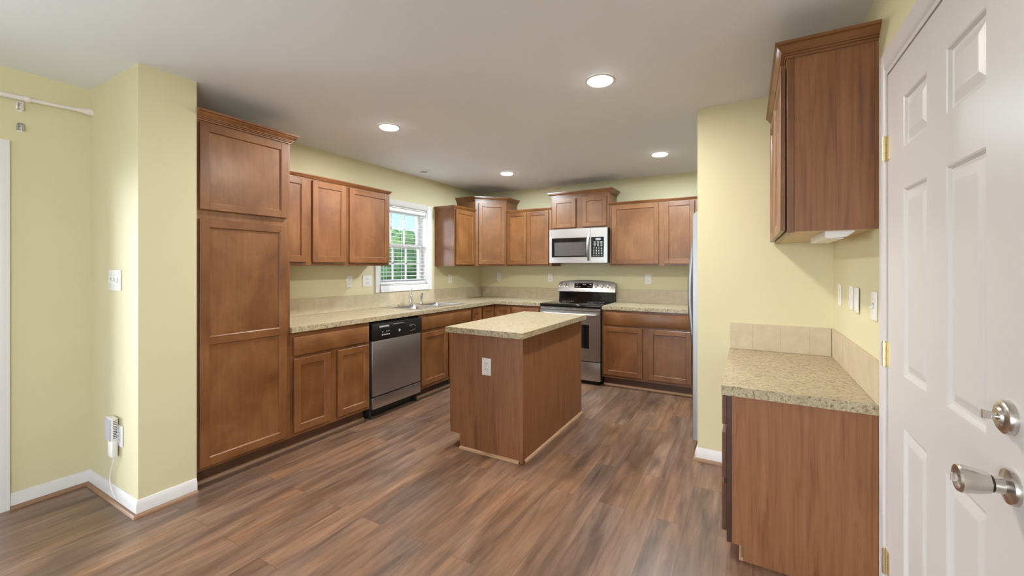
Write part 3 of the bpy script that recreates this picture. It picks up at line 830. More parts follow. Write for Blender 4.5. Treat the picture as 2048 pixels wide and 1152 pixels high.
one(mb.build('sink_hole_cap', 'chrome'), 'small round chrome cap on the sink deck left of the faucet', 'cap')

# ------------------------------------------------------------------ dishwasher
dw = thing('dishwasher', 'stainless dishwasher with black control panel under the left counter', 'dishwasher', (0.3, -2.35, 0))
y0, y1 = -2.662, -2.036
MB().box(LEFT, y0 + 0.004, y1 - 0.004, 0.10, 0.845, 0.03, 0.595).build('tub', 'dark_box', dw)
MB().box(LEFT, y0 + 0.006, y1 - 0.006, 0.690, 0.838, 0.596, 0.640, 0.006, 2).build('control_panel', 'black', dw)
cp = dw.children[-1]
MB().box(LEFT, -2.42, -2.27, 0.800, 0.818, 0.640, 0.6445, 0.003).build('latch', 'black', cp)
MB().box(LEFT, -2.580, -2.465, 0.802, 0.816, 0.640, 0.6408).build('name_plate', 'label_grey', cp)
MB().lathe(LEFT.p(-2.335, 0.750, 0.640), LEFT.p(-2.335, 0.750, 0.6412), [(0, .0125), (1, .0120)], 24).build('round_badge', 'label_grey', cp)
mb = MB()
for k in range(5): mb.box(LEFT, -2.553 + k * 0.020, -2.553 + k * 0.020 + 0.014, 0.728, 0.738, 0.640, 0.6425, 0.001)
mb.build('button_row', 'label_grey', cp)
for a, z in ((-2.548, .757), (-2.50, .757), (-2.475, .757), (-2.205, .776), (-2.18, .768), (-2.155, .778), (-2.135, .765), (-2.19, .722), (-2.165, .726), (-2.14, .730)):
    MB().box(LEFT, a, a + 0.015, z, z + 0.006, 0.640, 0.6406).build('printed_mark', 'label_grey', cp)
MB().lathe(LEFT.p(-2.165, 0.760, 0.640), LEFT.p(-2.165, 0.760, 0.652), [(0, .027), (.5, .026), (1, .022)], 28).build('dial', 'black', cp)
MB().box(LEFT, y0 + 0.010, y1 - 0.008, 0.203, 0.687, 0.596, 0.636, 0.004, 2).build('door', 'steel_dark', dw)
MB().box(LEFT, y0 + 0.010, y1 - 0.008, 0.092, 0.191, 0.596, 0.637, 0.004, 2).build('access_panel', 'steel', dw)
MB().box(LEFT, y0 + 0.002, y1 - 0.002, 0.004, 0.098, 0.10, 0.560).build('toe_panel', 'black', dw)
for a in (-2.64, -2.06): MB().cyl((0.585, a, 0.001), (0.585, a, 0.09), 0.012, seg=12).build('foot', 'black', dw)

# ------------------------------------------------------------------ range
rg = thing('electric_range', 'stainless electric range with black glass cooktop against the back wall', 'stove', (1.665, -0.33, 0))
a0, a1 = 1.289, 2.039
MB().box(BACK, a0 + 0.003, a1 - 0.003, 0.04, 0.878, 0.02, 0.615).build('body', 'dark_box', rg)
MB().box(BACK, a0, a1, 0.872, 0.906, 0.055, 0.662, 0.005, 2).build('cooktop', 'black_gloss', rg)
ctp = rg.children[-1]
for a, n, r in ((1.48, 0.24, .075), (1.48, 0.48, .10), (1.85, 0.24, .10), (1.85, 0.48, .075)):
    mb = MB()
    for rr in (r, r * 0.62):
        seg = 40
        A = [mb.bm.verts.new(BACK.p(a + rr * math.cos(k * 2 * math.pi / seg), 0.9063, n + rr * math.sin(k * 2 * math.pi / seg))) for k in range(seg)]
        B = [mb.bm.verts.new(BACK.p(a + (rr - .004) * math.cos(k * 2 * math.pi / seg), 0.9063, n + (rr - .004) * math.sin(k * 2 * math.pi / seg))) for k in range(seg)]
        for k in range(seg): mb.face([A[k], A[(k + 1) % seg], B[(k + 1) % seg], B[k]])
    mb.build('burner_ring', 'label_grey', ctp)
MB().box(BACK, a0 + 0.004, a1 - 0.004, 0.838, 0.870, 0.614, 0.655, 0.003).build('vent_strip', 'steel', rg)
vs_ = rg.children[-1]
for k in range(5):
    x = a0 + 0.05 + k * 0.135; MB().box(BACK, x, x + 0.11, 0.858, 0.863, 0.6545, 0.6556).build('vent_slot', 'slot', vs_)
od = MB()
# oven door with window cut-out
od.cells(BACK, [a0 + 0.004, 1.424, 1.906, a1 - 0.004], [0.268, 0.412, 0.680, 0.834], {(1, 1)}, 0.618, 0.660)
od = od.build('oven_door', 'steel', rg)
MB().box(BACK, 1.4245, 1.9055, 0.4125, 0.6795, 0.620, 0.6565).build('oven_window', 'black_gloss', od)
hd = MB().tube([BACK.p(a0 + 0.04 + (a1 - a0 - 0.08) * k / 12, 0.795, 0.690 + 0.018 * math.sin(math.pi * k / 12)) for k in range(13)], 0.013, 14)
for a in (a0 + 0.06, a1 - 0.06): hd.box(BACK, a - 0.012, a + 0.012, 0.783, 0.807, 0.658, 0.692, 0.003)
hd.build('oven_handle', 'steel', od)
MB().box(BACK, a0 + 0.004, a1 - 0.004, 0.048, 0.258, 0.618, 0.658, 0.004, 2).build('storage_drawer', 'steel', rg)
MB().box(BACK, a0 + 0.03, a1 - 0.03, 0.003, 0.042, 0.08, 0.60).build('toe_panel', 'black', rg)
# backguard: black riser, curved stainless console
P0 = [(0.02, 0.906), (0.085, 0.906), (0.080, 0.935), (0.075, 1.035), (0.02, 1.035)]
MB().prism([BACK.p(a0 + 0.004, z, n) for n, z in P0], [BACK.p(a1 - 0.004, z, n) for n, z in P0]).build('backguard', 'black_gloss', rg)
mb = MB(); K = 24; sec = []
for k in range(K + 1):
    u = k / K * 2 - 1; x = (a0 + a1) / 2 + u * (a1 - a0) / 2 * 1.012
    zt = 1.174 - 0.030 * u * u - (0.012 if abs(u) > 0.99 else 0); zb = 1.022 + 0.008 * (1 - u * u) * 0
    b = 0.018 * (1 - u * u)
    sec.append([BACK.p(x, z, n) for n, z in ((0.022, zb), (0.088 + b, zb - 0.006), (0.098 + b, zb + 0.004), (0.072 + b, zt - 0.012), (0.062 + b, zt), (0.022, zt))])
vv = [[mb.bm.verts.new(p) for p in s] for s in sec]
for A, B in zip(vv, vv[1:]):
    for k in range(6): mb.face([A[k], A[(k + 1) % 6], B[(k + 1) % 6], B[k]], True)
mb.face(vv[0]); mb.face(vv[-1][::-1])
con = mb.build('console', 'steel', rg, angle=40)
def con_n(x, z):
    u = (x - (a0 + a1) / 2) / ((a1 - a0) / 2 * 1.012); zt = 1.162 - 0.030 * u * u
    t = (z - 1.026) / (zt - 1.026); return 0.098 + 0.018 * (1 - u * u) + (0.072 - 0.098) * t
mb = MB(); xs_ = [1.515, 1.60, 1.68, 1.764]
lo = [BACK.p(x, 1.072, con_n(x, 1.072) + 0.002) for x in xs_]; hi = [BACK.p(x, 1.134, con_n(x, 1.134) + 0.002) for x in xs_]
lo2 = [BACK.p(x, 1.072, con_n(x, 1.072) - 0.004) for x in xs_]; hi2 = [BACK.p(x, 1.134, con_n(x, 1.134) - 0.004) for x in xs_]
for i in range(3): mb.quad([lo[i], lo[i + 1], hi[i + 1], hi[i]]); mb.quad([hi[i], hi[i + 1], hi2[i + 1], hi2[i]]); mb.quad([lo[i], lo[i + 1], lo2[i + 1], lo2[i]])
mb.quad([lo[0], hi[0], hi2[0], lo2[0]]); mb.quad([lo[3], hi[3], hi2[3], lo2[3]])
cd = mb.build('clock_panel', 'black_gloss', con, weld=True)
mb = MB()
for k, (x, z, w) in enumerate(((1.535, 1.085, .03), (1.58, 1.085, .02), (1.625, 1.115, .045), (1.70, 1.085, .02), (1.735, 1.085, .018), (1.545, 1.115, .02), (1.72, 1.115, .025))):
    n = con_n(x, z) + 0.0022; mb.box(BACK, x, x + w, z, z + 0.008, n - 0.001, n + 0.0006)
mb.build('clock_marks', 'grey_plastic', con)
for x in (1.320, 1.395, 1.812, 1.891, 1.967):
    z = 1.100; n = con_n(x, z)
    k = MB().lathe(BACK.p(x, z, n - 0.002), BACK.p(x, z + 0.006, n + 0.026), [(0, .026), (.15, .026), (.2, .020), (.9, .018), (1, .015)], 28).build('knob', 'chrome', con)
    MB().box(BACK, x - 0.0035, x + 0.0035, z - 0.012, z + 0.026, n + 0.022, n + 0.033, 0.0015).build('knob_grip', 'steel', con)
MB().lathe(BACK.p(1.645, 1.046, con_n(1.645, 1.046) - .001), BACK.p(1.645, 1.046, con_n(1.645, 1.046) + 0.0015), [(0, .010), (1, .0095)], 20).build('round_badge', 'label_white', con)

# ------------------------------------------------------------------ microwave
mw = thing('microwave', 'stainless over-the-range microwave with curved vertical handle', 'microwave', (1.665, -0.2, 1.39))
a0, a1 = 1.290, 2.038
MB().box(BACK, a0 + 0.002, a1 - 0.002, 1.398, 1.8105, 0.002, 0.368).build('housing', 'black', mw)
def bow(a): u = (a - 1.665) / 0.375; return 0.018 * (1 - u * u)
def bow_plate(mb, x0, x1, z0, z1, n0, n1, k=10, r=0.0):
    xs = [x0 + (x1 - x0) * i / k for i in range(k + 1)]
    F0 = [[mb.bm.verts.new(BACK.p(x, z, n1 + bow(x))) for x in xs] for z in (z0, z1)]
    B0 = [[mb.bm.verts.new(BACK.p(x, z, n0)) for x in xs] for z in (z0, z1)]
    for i in range(k):
        mb.face([F0[0][i], F0[0][i + 1], F0[1][i + 1], F0[1][i]], True)
        for a, b in ((0, 0), (1, 1)): mb.face([F0[a][i], F0[a][i + 1], B0[a][i + 1], B0[a][i]])
    for i in (0, k): mb.face([F0[0][i], F0[1][i], B0[1][i], B0[0][i]])
    return mb
DX = 1.838
md = MB(); 
bow_plate(md, a0, 1.326, 1.392, 1.8105, 0.369, 0.392, 2); bow_plate(md, 1.805, DX - 0.001, 1.392, 1.8105, 0.369, 0.392, 2)
bow_plate(md, 1.326, 1.805, 1.700, 1.8105, 0.369, 0.392, 8); bow_plate(md, 1.326, 1.805, 1.392, 1.462, 0.369, 0.392, 8)
md = md.build('door', 'steel', mw, weld=True)
bow_plate(MB(), 1.326, 1.805, 1.462, 1.700, 0.372, 0.3905).build('door_bezel', 'black_gloss', md)
bow_plate(MB(), 1.364, 1.775, 1.480, 1.646, 0.380, 0.3915).build('door_window', 'smoke_glass', md)
MB().lathe(BACK.p(1.336, 1.433, 0.392), BACK.p(1.336, 1.433, 0.400), [(0, .011), (.6, .011), (1, .009)], 20).build('round_badge', 'label_white', md)
hp = []
for k in range(15):
    t = k / 14; z = 1.415 + 0.335 * t; hp.append(BACK.p(1.812, z, 0.405 + 0.045 * math.sin(math.pi * t) ** 0.8))
hm = MB(); hw = 0.014
prev = None
for i, p in enumerate(hp):
    c = [hm.bm.verts.new(p + Vector((dx, dy, 0))) for dx, dy in ((-hw, 0.007), (-hw, -0.002), (-0.006, -0.008), (0.006, -0.008), (hw, -0.002), (hw, 0.007))]
    if prev:
        for k in range(6): hm.face([prev[k], prev[(k + 1) % 6], c[(k + 1) % 6], c[k]], True)
    else: hm.face(c)
    prev = c
hm.face(prev[::-1])
hm.box(BACK, 1.802, 1.822, 1.412, 1.430, 0.395, 0.410); hm.box(BACK, 1.802, 1.822, 1.735, 1.753, 0.395, 0.410)
hm.build('handle', 'steel', md)
mc = bow_plate(MB(), DX + 0.001, a1, 1.392, 1.8105, 0.369, 0.392, 4).build('control_panel', 'steel', mw)
bow_plate(MB(), 1.845, 1.998, 1.460, 1.700, 0.380, 0.393, 4).build('keypad', 'black_gloss', mc)
bow_plate(MB(), 1.900, 1.960, 1.662, 1.686, 0.385, 0.3938, 2).build('display', 'grey_plastic', mc)
mb = MB()
for r in range(4):
    for c in range(3):
        x, z = 1.876 + c * 0.040, 1.640 - r * 0.016
        n = 0.393 + bow(x); mb.box(BACK, x, x + 0.026, z, z + 0.007, n - 0.001, n + 0.0012)
for r in range(6):
    for c in range(4):
        x, z = 1.872 + c * 0.030, 1.572 - r * 0.019
        n = 0.393 + bow(x); mb.box(BACK, x, x + 0.013, z, z + 0.009, n - 0.001, n + 0.0012)
mb.build('keypad_buttons', 'label_grey', mc)
MB().box(BACK, a0 + 0.06, a1 - 0.06, 1.394, 1.399, 0.06, 0.34).build('vent_filter', 'grey_plastic', mw)

# ------------------------------------------------------------------ refrigerator (edge seen past the wall end)
fr = thing('refrigerator', 'stainless refrigerator whose door edge and handle show past the wall end', 'refrigerator', (3.5, -1.47, 0))
MB().box(W, 3.205, 3.905, 0.035, 1.735, -1.925, -1.16, 0.004).build('cabinet', 'dark_box', fr)
def fdoor(y0, y1, z0=0.085, z1=1.74):
    mb = MB(); K = 12; rows = []
    for k in range(K + 1):
        u = k / K * 2 - 1; y = (y0 + y1) / 2 + u * (y1 - y0) / 2; x = 3.132 - 0.014 * (1 - u ** 4)
        rows.append([(x + 0.006, y, z0), (x, y, z0 + 0.01), (x, y, z1 - 0.03), (x + 0.006, y, z1 - 0.012), (x + 0.022, y, z1), (3.204, y, z1), (3.204, y, z0)])
    vv = [[mb.bm.verts.new(p) for p in r] for r in rows]
    for A, B in zip(vv, vv[1:]):
        for i in range(7): mb.face([A[i], A[(i + 1) % 7], B[(i + 1) % 7], B[i]], True)
    mb.face(vv[0]); mb.face(vv[-1][::-1])
    d = mb.build('door', 'fridge_steel', fr)
    return d
for y0, y1, yh in ((-1.925, -1.546, -1.590), (-1.540, -1.16, -1.496)):
    d = fdoor(y0, y1)
    pts = []
    for k in range(21):
        t = k / 20; pts.append((3.122 - 0.048 * math.sin(math.pi * t) ** 0.9, yh, 0.62 + 1.02 * t))
    MB().tube(pts, [.014] + [.019] * 19 + [.014], 12).build('handle', 'fridge_steel', d)
MB().box(W, 3.17, 3.21, 0.030, 0.084, -1.91, -1.18).build('toe_grille', 'black', fr)
for y in (-1.90, -1.20): MB().cyl((3.19, y, 0.001), (3.19, y, 0.04), 0.018, seg=14).build('foot', 'black', fr)

# ------------------------------------------------------------------ island
isl = thing('kitchen_island', 'brown wood-grain kitchen island in the middle of the floor', 'island', (1.86, -2.14, 0))
ix0, ix1, iy0, iy1 = 1.541, 2.150, -2.715, -1.570
RY = iy0
poly = [(ix0, 0.108), (1.625, 0.108), (1.625, 0.001), (2.140, 0.001), (2.140, CT0 - 0.0005), (ix0, CT0 - 0.0005)]
MB().prism([(x, iy0 + 0.010, z) for x, z in poly], [(x, iy1 - 0.01, z) for x, z in poly]).build('carcass', 'laminate', isl)
MB().prism([(x, iy0, z) for x, z in poly], [(x, iy0 + 0.0095, z) for x, z in poly]).build('end_panel', 'laminate', isl)
MB().prism([(x, iy1 - 0.0095, z) for x, z in poly], [(x, iy1, z) for x, z in poly]).build('end_panel', 'laminate', isl)
for y0_, y1_ in ((iy0 + 0.022, -2.2705), (-2.2695, iy1)):
    MB().box(W, 2.1405, ix1 - 0.001, 0.001, CT0 - 0.0005, y0_, y1_).build('back_panel', 'laminate', isl)
MB().box(W, 2.129, 2.156, 0.001, CT0 - 0.0005, iy0 - 0.004, iy0 + 0.0215, 0.002).build('corner_post', 'laminate', isl)
MB().box(W, ix0 - 0.001, ix0 + 0.018, 0.108, CT0 - 0.0005, iy0 - 0.002, iy0 + 0.012, 0.001).build('edge_strip', 'laminate', isl)
MB().box(W, ix0, 1.626, 0.102, 0.108, iy0 - 0.002, iy0 + 0.30).build('bottom_edge', 'raw_wood', isl)
MB().sweep(SH, [(1.628, iy0), (2.126, iy0)], 0.001).build('base_strip', 'raw_wood', isl)
MB().sweep(SH, [(ix1 - 0.001, iy0 + 0.026), (ix1 - 0.001, iy1)], 0.001).build('base_strip', 'raw_wood', isl)
IS = Fr((ix0 + 0.5, 0, 0), (0, 1, 0), (-1, 0, 0))
MB().box(IS, iy0 + 0.01, iy1 - 0.01, 0.110, CT0 - 0.001, 0.4995, 0.512).build('face_frame', 'wood_v', isl)
for k in range(2):
    a = iy0 + 0.03 + k * 0.57
    shaker(IS, a, a + 0.54, 0.14, 0.665, 0.5125, isl); drawer(IS, a, a + 0.54, 0.69, 0.83, 0.5125, isl)
one(bev_top(MB().cells(None, [1.553, 2.195], [-2.797, -1.565], set(), CT0, CT1, plan=True)).build('countertop', 'counter'),
    'rectangular speckled beige countertop on the island', 'countertop', 'speckled beige countertops')

# ------------------------------------------------------------------ desk corner on the right
ZD = 0.752
dk = thing('desk_base_cabinet', 'low brown drawer cabinet beside the white door, its wood-grain side facing out', 'cabinet', (3.66, -2.55, 0))
dx0 = 3.394; dy0, dy1 = -3.038, -2.062
poly = [(dx0, 0.070), (3.460, 0.070), (3.460, 0.001), (3.929, 0.001), (3.929, ZD), (dx0, ZD)]
MB().prism([(x, dy0 + 0.0065, z) for x, z in poly], [(x, dy1, z) for x, z in poly]).build('carcass', 'laminate', dk)
poly2 = [(dx0 + 0.020, 0.070), (3.460, 0.070), (3.460, 0.001), (3.929, 0.001), (3.929, ZD), (dx0 + 0.020, ZD)]
MB().prism([(x, dy0, z) for x, z in poly2], [(x, dy0 + 0.006, z) for x, z in poly2]).build('end_panel', 'laminate', dk)
MB().box(W, dx0 - 0.001, dx0 + 0.019, 0.070, ZD, dy0 - 0.001, dy0 + 0.006, 0.001).build('stile', 'dark_wood', dk)
MB().box(W, 3.913, 3.929, 0.001, ZD, dy0 - 0.003, dy0 - 0.0002).build('edge_strip', 'laminate', dk)
MB().sweep(SH, [(3.4595, dy1), (3.4595, dy0)], 0.0015).build('shoe_molding', 'raw_wood', dk)
DF = Fr((dx0, 0, 0), (0, 1, 0), (-1, 0, 0))
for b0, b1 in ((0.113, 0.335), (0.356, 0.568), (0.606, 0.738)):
    MB().box(DF, dy0 + 0.012, -2.30, b0, b1, 0.0015, 0.0205, 0.002, 1).build('drawer_front', 'toe', dk)  # darker wood stands in for the shade on the drawer ends
one(bev_top(MB().cells(None, [3.371, XR - 0.001], [-3.066, -2.046], set(), 0.7525, 0.795, plan=True)).build('countertop', 'counter'),
    'low speckled beige desk counter beside the white door', 'countertop', 'speckled beige countertops')
splash('beige tile strip on the short end wall behind the desk counter', STUB, 3.374, XR - 0.013, 0.7955, 0.966, start=0.02)
splash('beige tile strip on the right wall above the desk counter', RIGHT, -3.096, -2.047, 0.7955, 0.966, start=0.05)

# wall cabinet over the desk
DU0, DU1 = 1.492, 2.240
du = thing('wall_cabinet', 'brown wall cabinet with crown molding hung high beside the white door', 'cabinet', (3.78, -2.54, DU0), 'brown wall cabinets')
mb = MB()
mb.box(W, 3.644, XR - 0.001, DU0 + 0.0, DU1, dy0 + 0.012, -2.048)
mb.build('carcass', 'birch', du)
MB().box(W, 3.652, XR - 0.012, DU0 - 0.001, DU1, dy0 + 0.003, dy0 + 0.0115).build('end_panel', 'laminate', du)
MB().box(W, XR - 0.0118, XR - 0.001, DU0 - 0.001, DU1, dy0 + 0.000, dy0 + 0.0115).build('edge_strip', 'laminate', du)
MB().box(W, 3.6255, 3.6515, DU0 - 0.006, DU1, dy0, dy0 + 0.0115, 0.001).build('stile', 'wood_v', du)
DUF = Fr((3.644, 0, 0), (0, 1, 0), (-1, 0, 0))
MB().box(DUF, dy0 + 0.0118, -2.048, DU0 - 0.006, DU1, 0.0005, 0.0185).build('face_frame', 'wood_v', du)
shaker(DUF, dy0 + 0.010, -2.553, DU0 + 0.004, DU1 - 0.02, 0.0225, du)
shaker(DUF, -2.540, -2.064, DU0 + 0.004, DU1 - 0.02, 0.0225, du)
MB().sweep(CROWN, [(3.6250, -2.0475), (3.6250, dy0 - 0.0005), (XR - 0.001, dy0 - 0.0005)], DU1 - 0.001).build('crown_molding', 'wood_h', du)
uc_l = thing('under_cabinet_light', 'slim white light fixture under the wall cabinet by the door', 'light', (3.82, -2.75, DU0))
mb = MB()
P = [(0, 0), (0.0, -0.026), (0.012, -0.032), (0.075, -0.026), (0.10, -0.006), (0.10, 0)]
mb.prism([(3.765 + x, -2.985, DU0 - 0.0005 + z) for x, z in P], [(3.765 + x, -2.52, DU0 - 0.0005 + z) for x, z in P])
mb.build('housing', 'plastic', uc_l)
MB().box(W, 3.785, 3.835, DU0 - 0.033, DU0 - 0.0285, -2.94, -2.57).build('lens', 'plastic', uc_l)

# ------------------------------------------------------------------ plates: outlets and switches
def plate(F, a, b, w, h, n=0.0005, parent=None, m='plastic'):
    return MB().box(F, a - w / 2, a + w / 2, b - h / 2, b + h / 2, n, n + 0.006, 0.0025, 2).build('cover_plate', m, parent)
def outlet(F, a, b, label, n=0.0, h=0.120, w=0.072, group=None):
    t = thing('wall_outlet', label, 'outlet', F.p(a, b, n), 'white wall outlets')
    p = plate(F, a, b, w, h, n + 0.0005, t)
    for db in (-0.0195, 0.0195):
        f = MB().box(F, a - 0.0165, a + 0.0165, b + db - 0.0145, b + db + 0.0145, n + 0.006, n + 0.0080, 0.004, 2).build('receptacle', 'plastic', t)
        mb = MB()
        mb.box(F, a - 0.0075, a - 0.0050, b + db - 0.002, b + db + 0.008, n + 0.0078, n + 0.0083)
        mb.box(F, a + 0.0050, a + 0.0075, b + db - 0.002, b + db + 0.007, n + 0.0078, n + 0.0083)
        mb.cyl(F.p(a, b + db - 0.008, n + 0.0078), F.p(a, b + db - 0.008, n + 0.0083), 0.0028, seg=12)
        mb.build('slots', 'slot', f)
    MB().cyl(F.p(a, b, n + 0.006), F.p(a, b, n + 0.0072), 0.003, seg=12).build('screw', 'label_white', t)
    return t
def switch(F, a, b, gangs, label, n=0.0, w=None, h=0.118, rocker=False, group=None):
    w = w or (0.072 + 0.046 * (gangs - 1))
    t = thing('light_switch', label, 'switch', F.p(a, b, n), 'white light switches')
    plate(F, a, b, w, h, n + 0.0005, t)
    for g in range(gangs):
        x = a + (g - (gangs - 1) / 2) * 0.046
        if rocker:
            r = MB(); r.box(F, x - 0.0165, x + 0.0165, b - 0.033, b + 0.033, n + 0.006, n + 0.0088, 0.002)
            r.build('rocker', 'plastic', t)
        else:
            MB().box(F, x - 0.005, x + 0.005, b - 0.012, b + 0.012, n + 0.0055, n + 0.0068).build('slot', 'slot', t)
            MB().prism([F.p(x - 0.0035, b + z, n + q) for z, q in ((-.008, .0062), (.006, .0062), (-.004, .020), (-.010, .020))],
                       [F.p(x + 0.0035, b + z, n + q) for z, q in ((-.008, .0062), (.006, .0062), (-.004, .020), (-.010, .020))]).build('toggle', 'plastic', t)
            for s in (-1, 1): MB().cyl(F.p(x, b + s * 0.030, n + 0.006), F.p(x, b + s * 0.030, n + 0.0072), 0.0028, seg=10).build('screw', 'label_grey', t)
    return t
outlet(LEFT, -2.385, 1.194, 'white outlet under the wall cabinet, beside the two-gang plate left of window')
t = outlet(LEFT, -2.158, 1.194, 'white two-gang outlet plate directly left of the window casing', w=0.118)
outlet(LEFT, -0.763, 1.188, 'white outlet on the window wall between window and room corner')
outlet(BACK, 0.309, 1.200, 'white outlet on the back wall nearest the room corner')
outlet(BACK, 1.130, 1.196, 'white outlet on the back wall left of the range')
outlet(BACK, 2.426, 1.197, 'white outlet on the back wall right of the range')
outlet(Fr((0, iy0, 0), (1, 0, 0), (0, -1, 0)), 1.862, 0.630, 'white outlet on the end panel of the island', h=0.122, w=0.076)
switch(PIER, 0.322, 1.262, 3, 'white three-gang toggle switch on the wall end by the pantry', w=0.178)
switch(RIGHT, -2.248, 1.181, 1, 'white rocker switch over the desk nearest the corner', rocker=True)
outlet(RIGHT, -2.549, 1.184, 'white outlet over the desk between two switches')
switch(RIGHT, -2.684, 1.182, 1, 'thick white rocker switch over the desk, third from the corner', n=0.004, w=0.085, rocker=True)
switch(RIGHT, -2.985, 1.178, 1, 'white toggle switch over the desk beside the door casing', w=0.082)

# plug-in device low on the wall end, with its cord
outlet(PIER, 0.400, 0.385, 'white outlet behind the plug-in device low on the wall end', h=0.118)
pg = thing('plug_in_device', 'grey and white plug-in device low on the yellow wall end', 'device', PIER.p(0.35, 0.27, 0.02))
MB().box(PIER, 0.306, 0.388, 0.359, 0.489, 0.0090, 0.040, 0.004, 2).build('body', 'plastic', pg)
MB().box(PIER, 0.309, 0.385, 0.362, 0.486, 0.0395, 0.0425, 0.001).build('front_cover', 'grey_plastic', pg)
mb = MB()
for k in range(11): mb.box(Fr((0.388, -4.249, 0), (0, -1, 0), (1, 0, 0)), 0.014, 0.030, 0.375 + k * 0.0095, 0.375 + k * 0.0095 + 0.004, -0.001, 0.0006)
mb.build('vent_slots', 'slot', pg)
MB().box(PIER, 0.322, 0.386, 0.268, 0.358, 0.0090, 0.034, 0.003, 2).build('lower_block', 'plastic', pg)
one(MB().tube([PIER.p(0.372, 0.268, 0.022), PIER.p(0.366, 0.250, 0.022), PIER.p(0.340, 0.205, 0.021), PIER.p(0.315, 0.165, 0.020), PIER.p(0.306, 0.125, 0.021), PIER.p(0.325, 0.085, 0.021), PIER.p(0.36, 0.055, 0.0215), PIER.p(0.385, 0.040, 0.0185)],
     0.0028, 8).build('power_cord', 'plastic'), 'thin white cord hanging from the plug-in device to the baseboard', 'cord')

# curtain rod and brackets above the patio door
cr_ = thing('curtain_rod', 'white telescoping curtain rod along the left wall near the ceiling', 'curtain rod', (-0.03, -4.6, 2.27))
MB().tube([(-0.028, -4.262, 2.287), (-0.028, -4.40, 2.2795), (-0.028, -4.53, 2.2755)], 0.0105, 14).build('inner_tube', 'rod', cr_)
MB().tube([(-0.028, -4.515, 2.2758), (-0.028, -4.62, 2.2735), (-0.028, -5.5, 2.270), (-0.028, -6.6, 2.2735)], 0.0135, 14).build('outer_tube', 'rod', cr_)
MB().lathe((-0.028, -4.250, 2.2875), (-0.028, -4.325, 2.2840), [(0, .021), (.3, .021), (.75, .013), (1, .0125)], 20).build('end_cup', 'rod', cr_)
MB().lathe((-0.028, -4.503, 2.2765), (-0.028, -4.530, 2.2757), [(0, .012), (.3, .017), (.7, .017), (1, .014)], 20).build('joint_ring', 'rod', cr_)
def bracket(label, y, z, h, m1, m2, clear=False):
    t = thing('curtain_bracket', label, 'bracket', (XN, y, z), 'curtain brackets on the left wall')
    MB().box(NOOK, y - 0.012, y + 0.012, z - h, z, XN + 0.0005, XN + 0.004, 0.001).build('wall_plate', m1, t)
    mb = MB().box(NOOK, y - 0.011, y + 0.011, z - 0.004, z, XN + 0.003, XN + 0.030, 0.001)
    mb.box(NOOK, y - 0.013, y - 0.009, z - h * 0.85, z - 0.002, XN + 0.003, XN + 0.022, 0.001); mb.box(NOOK, y + 0.009, y + 0.013, z - h * 0.85, z - 0.002, XN + 0.003, XN + 0.022, 0.001)
    mb.build('arm', m2, t)
    for dz in (0.3, 0.7): MB().cyl(NOOK.p(y, z - h * dz, XN + 0.003), NOOK.p(y, z - h * dz, XN + 0.006), 0.004, seg=10).build('screw', 'zinc', t)
bracket('white bracket on the wall right under the curtain rod', -4.540, 2.258, 0.050, 'rod', 'rod')
bracket('small grey metal and clear bracket on the wall above the door casing', -4.538, 2.140, 0.046, 'plastic', 'zinc')

# ------------------------------------------------------------------ ceiling lights
def can(x, y, label, tone, k_=1.0):
    t = thing('ceiling_light', label, 'ceiling light', (x, y, ZC), 'recessed ceiling lights')
    MB().lathe((x, y, ZC - 0.0005), (x, y, ZC - 0.007), [(0, .088), (.4, .087), (1, .080), (1, .073), (.3, .071)], 48, caps=False).build('trim_ring', 'white', t)
    MB().lathe((x, y, ZC - 0.001), (x, y, ZC - 0.022), [(0, .0715), (.3, .0715), (.6, .066), (.85, .050), (1, .020)], 40).build('lens', 'lens', t)
    lamp('ceiling_light_lamp', 'AREA', (x, y, ZC - 0.026), LAMP_W * k_, tone, (0, 0, 0), shape='DISK', size=0.15)
can(2.722, -2.815, 'lit recessed ceiling light over the walkway, nearest and largest of the four', (1.0, 0.95, 0.86), 1.05)
can(1.035, -2.845, 'lit recessed ceiling light near the pantry top', (1.0, 0.97, 0.92), 1.3)
can(2.735, -0.985, 'lit recessed ceiling light near the refrigerator wall end', (0.80, 0.93, 1.0), 1.35)
can(1.030, -1.010, 'lit recessed ceiling light nearest the room corner', (0.80, 0.93, 1.0), 1.35)
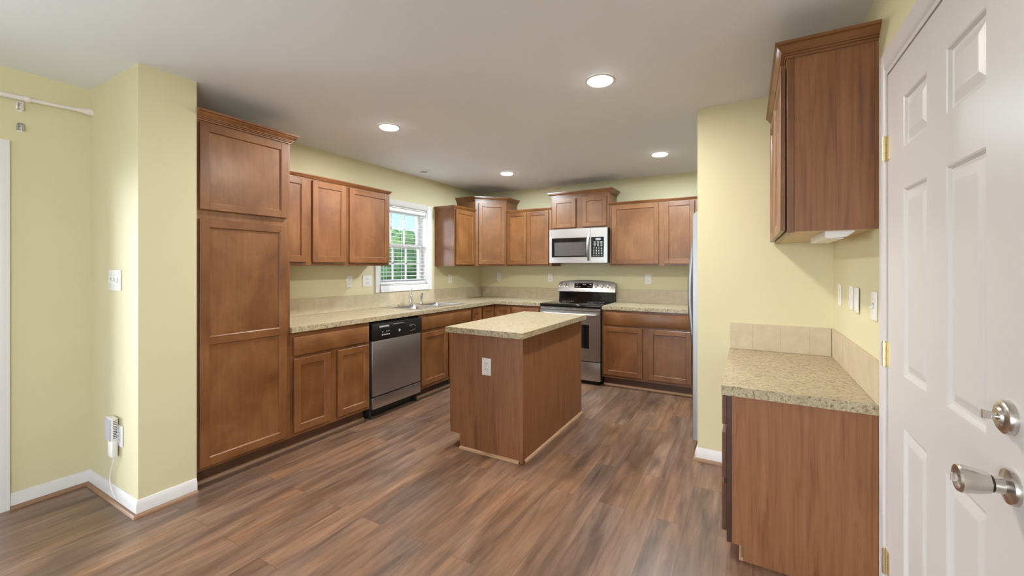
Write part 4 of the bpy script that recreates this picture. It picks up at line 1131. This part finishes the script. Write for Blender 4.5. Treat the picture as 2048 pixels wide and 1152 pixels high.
sd = thing('smoke_detector', 'small pale round disc on the ceiling above the sink window', 'detector', (0.265, -1.58, ZC))
MB().lathe((0.265, -1.58, ZC - 0.0005), (0.265, -1.58, ZC - 0.012), [(0, .070), (.5, .069), (1, .058)], 36).build('ring', 'plastic', sd)
MB().lathe((0.265, -1.58, ZC - 0.012), (0.265, -1.58, ZC - 0.016), [(0, .045), (1, .040)], 30).build('cap', 'grey_plastic', sd)

# ------------------------------------------------------------------ trees outside the window
def tree(x, y, h, w, label, leaf, seed, trunk=0.25):
    rnd = random.Random(seed)
    t = thing('tree', label, 'tree', (x, y, -0.45), 'trees outside the sink window')
    MB().lathe((x, y, -0.46), (x, y, -0.45 + h * 0.5), [(0, 0.2), (.2, .16), (1, .09)], 12).build('trunk', 'bark', t)
    mb = MB()
    for k in range(46):
        u = rnd.random(); a = rnd.uniform(0, 2 * math.pi)
        z = -0.45 + h * (trunk + (1 - trunk) * (0.06 + 0.86 * u))
        rr = w * 0.5 * math.sqrt(max(0.05, 1 - (2 * u - 0.85) ** 2 * 0.75)) * rnd.uniform(0.35, 0.9)
        c = Vector((x + rr * math.cos(a), y + rr * math.sin(a), z)); r = w * rnd.uniform(0.10, 0.19)
        m0 = Matrix.Translation(c)
        g = bmesh.ops.create_icosphere(mb.bm, subdivisions=3, radius=r, matrix=m0)
        for v in g['verts']:
            d = (v.co - c); q = noise.noise(v.co * 2.2) * 0.35 + noise.noise(v.co * 6.0) * 0.28
            v.co = c + d * (1 + q)
    mb.build('crown', leaf, t, angle=180)
tree(-31.5, 30.0, 5.6, 6.5, 'broad light-green tree outside the window, tallest of the row', 'leaf', 3)
tree(-22.0, 34.5, 3.9, 6.5, 'lower green tree outside the window, right of the tallest', 'leaf_dark', 5, 0.05)
tree(-38.5, 24.0, 3.4, 7.0, 'lower dark tree outside the window, left of the tallest', 'leaf_dark', 8, 0.05)
tree(-24.0, 22.5, 2.4, 6.5, 'dark rounded bush outside the window in front of the trees', 'leaf_dark', 11, 0.02)

for o in list(bpy.data.objects):
    if '_o' in o.keys(): del o['_o']
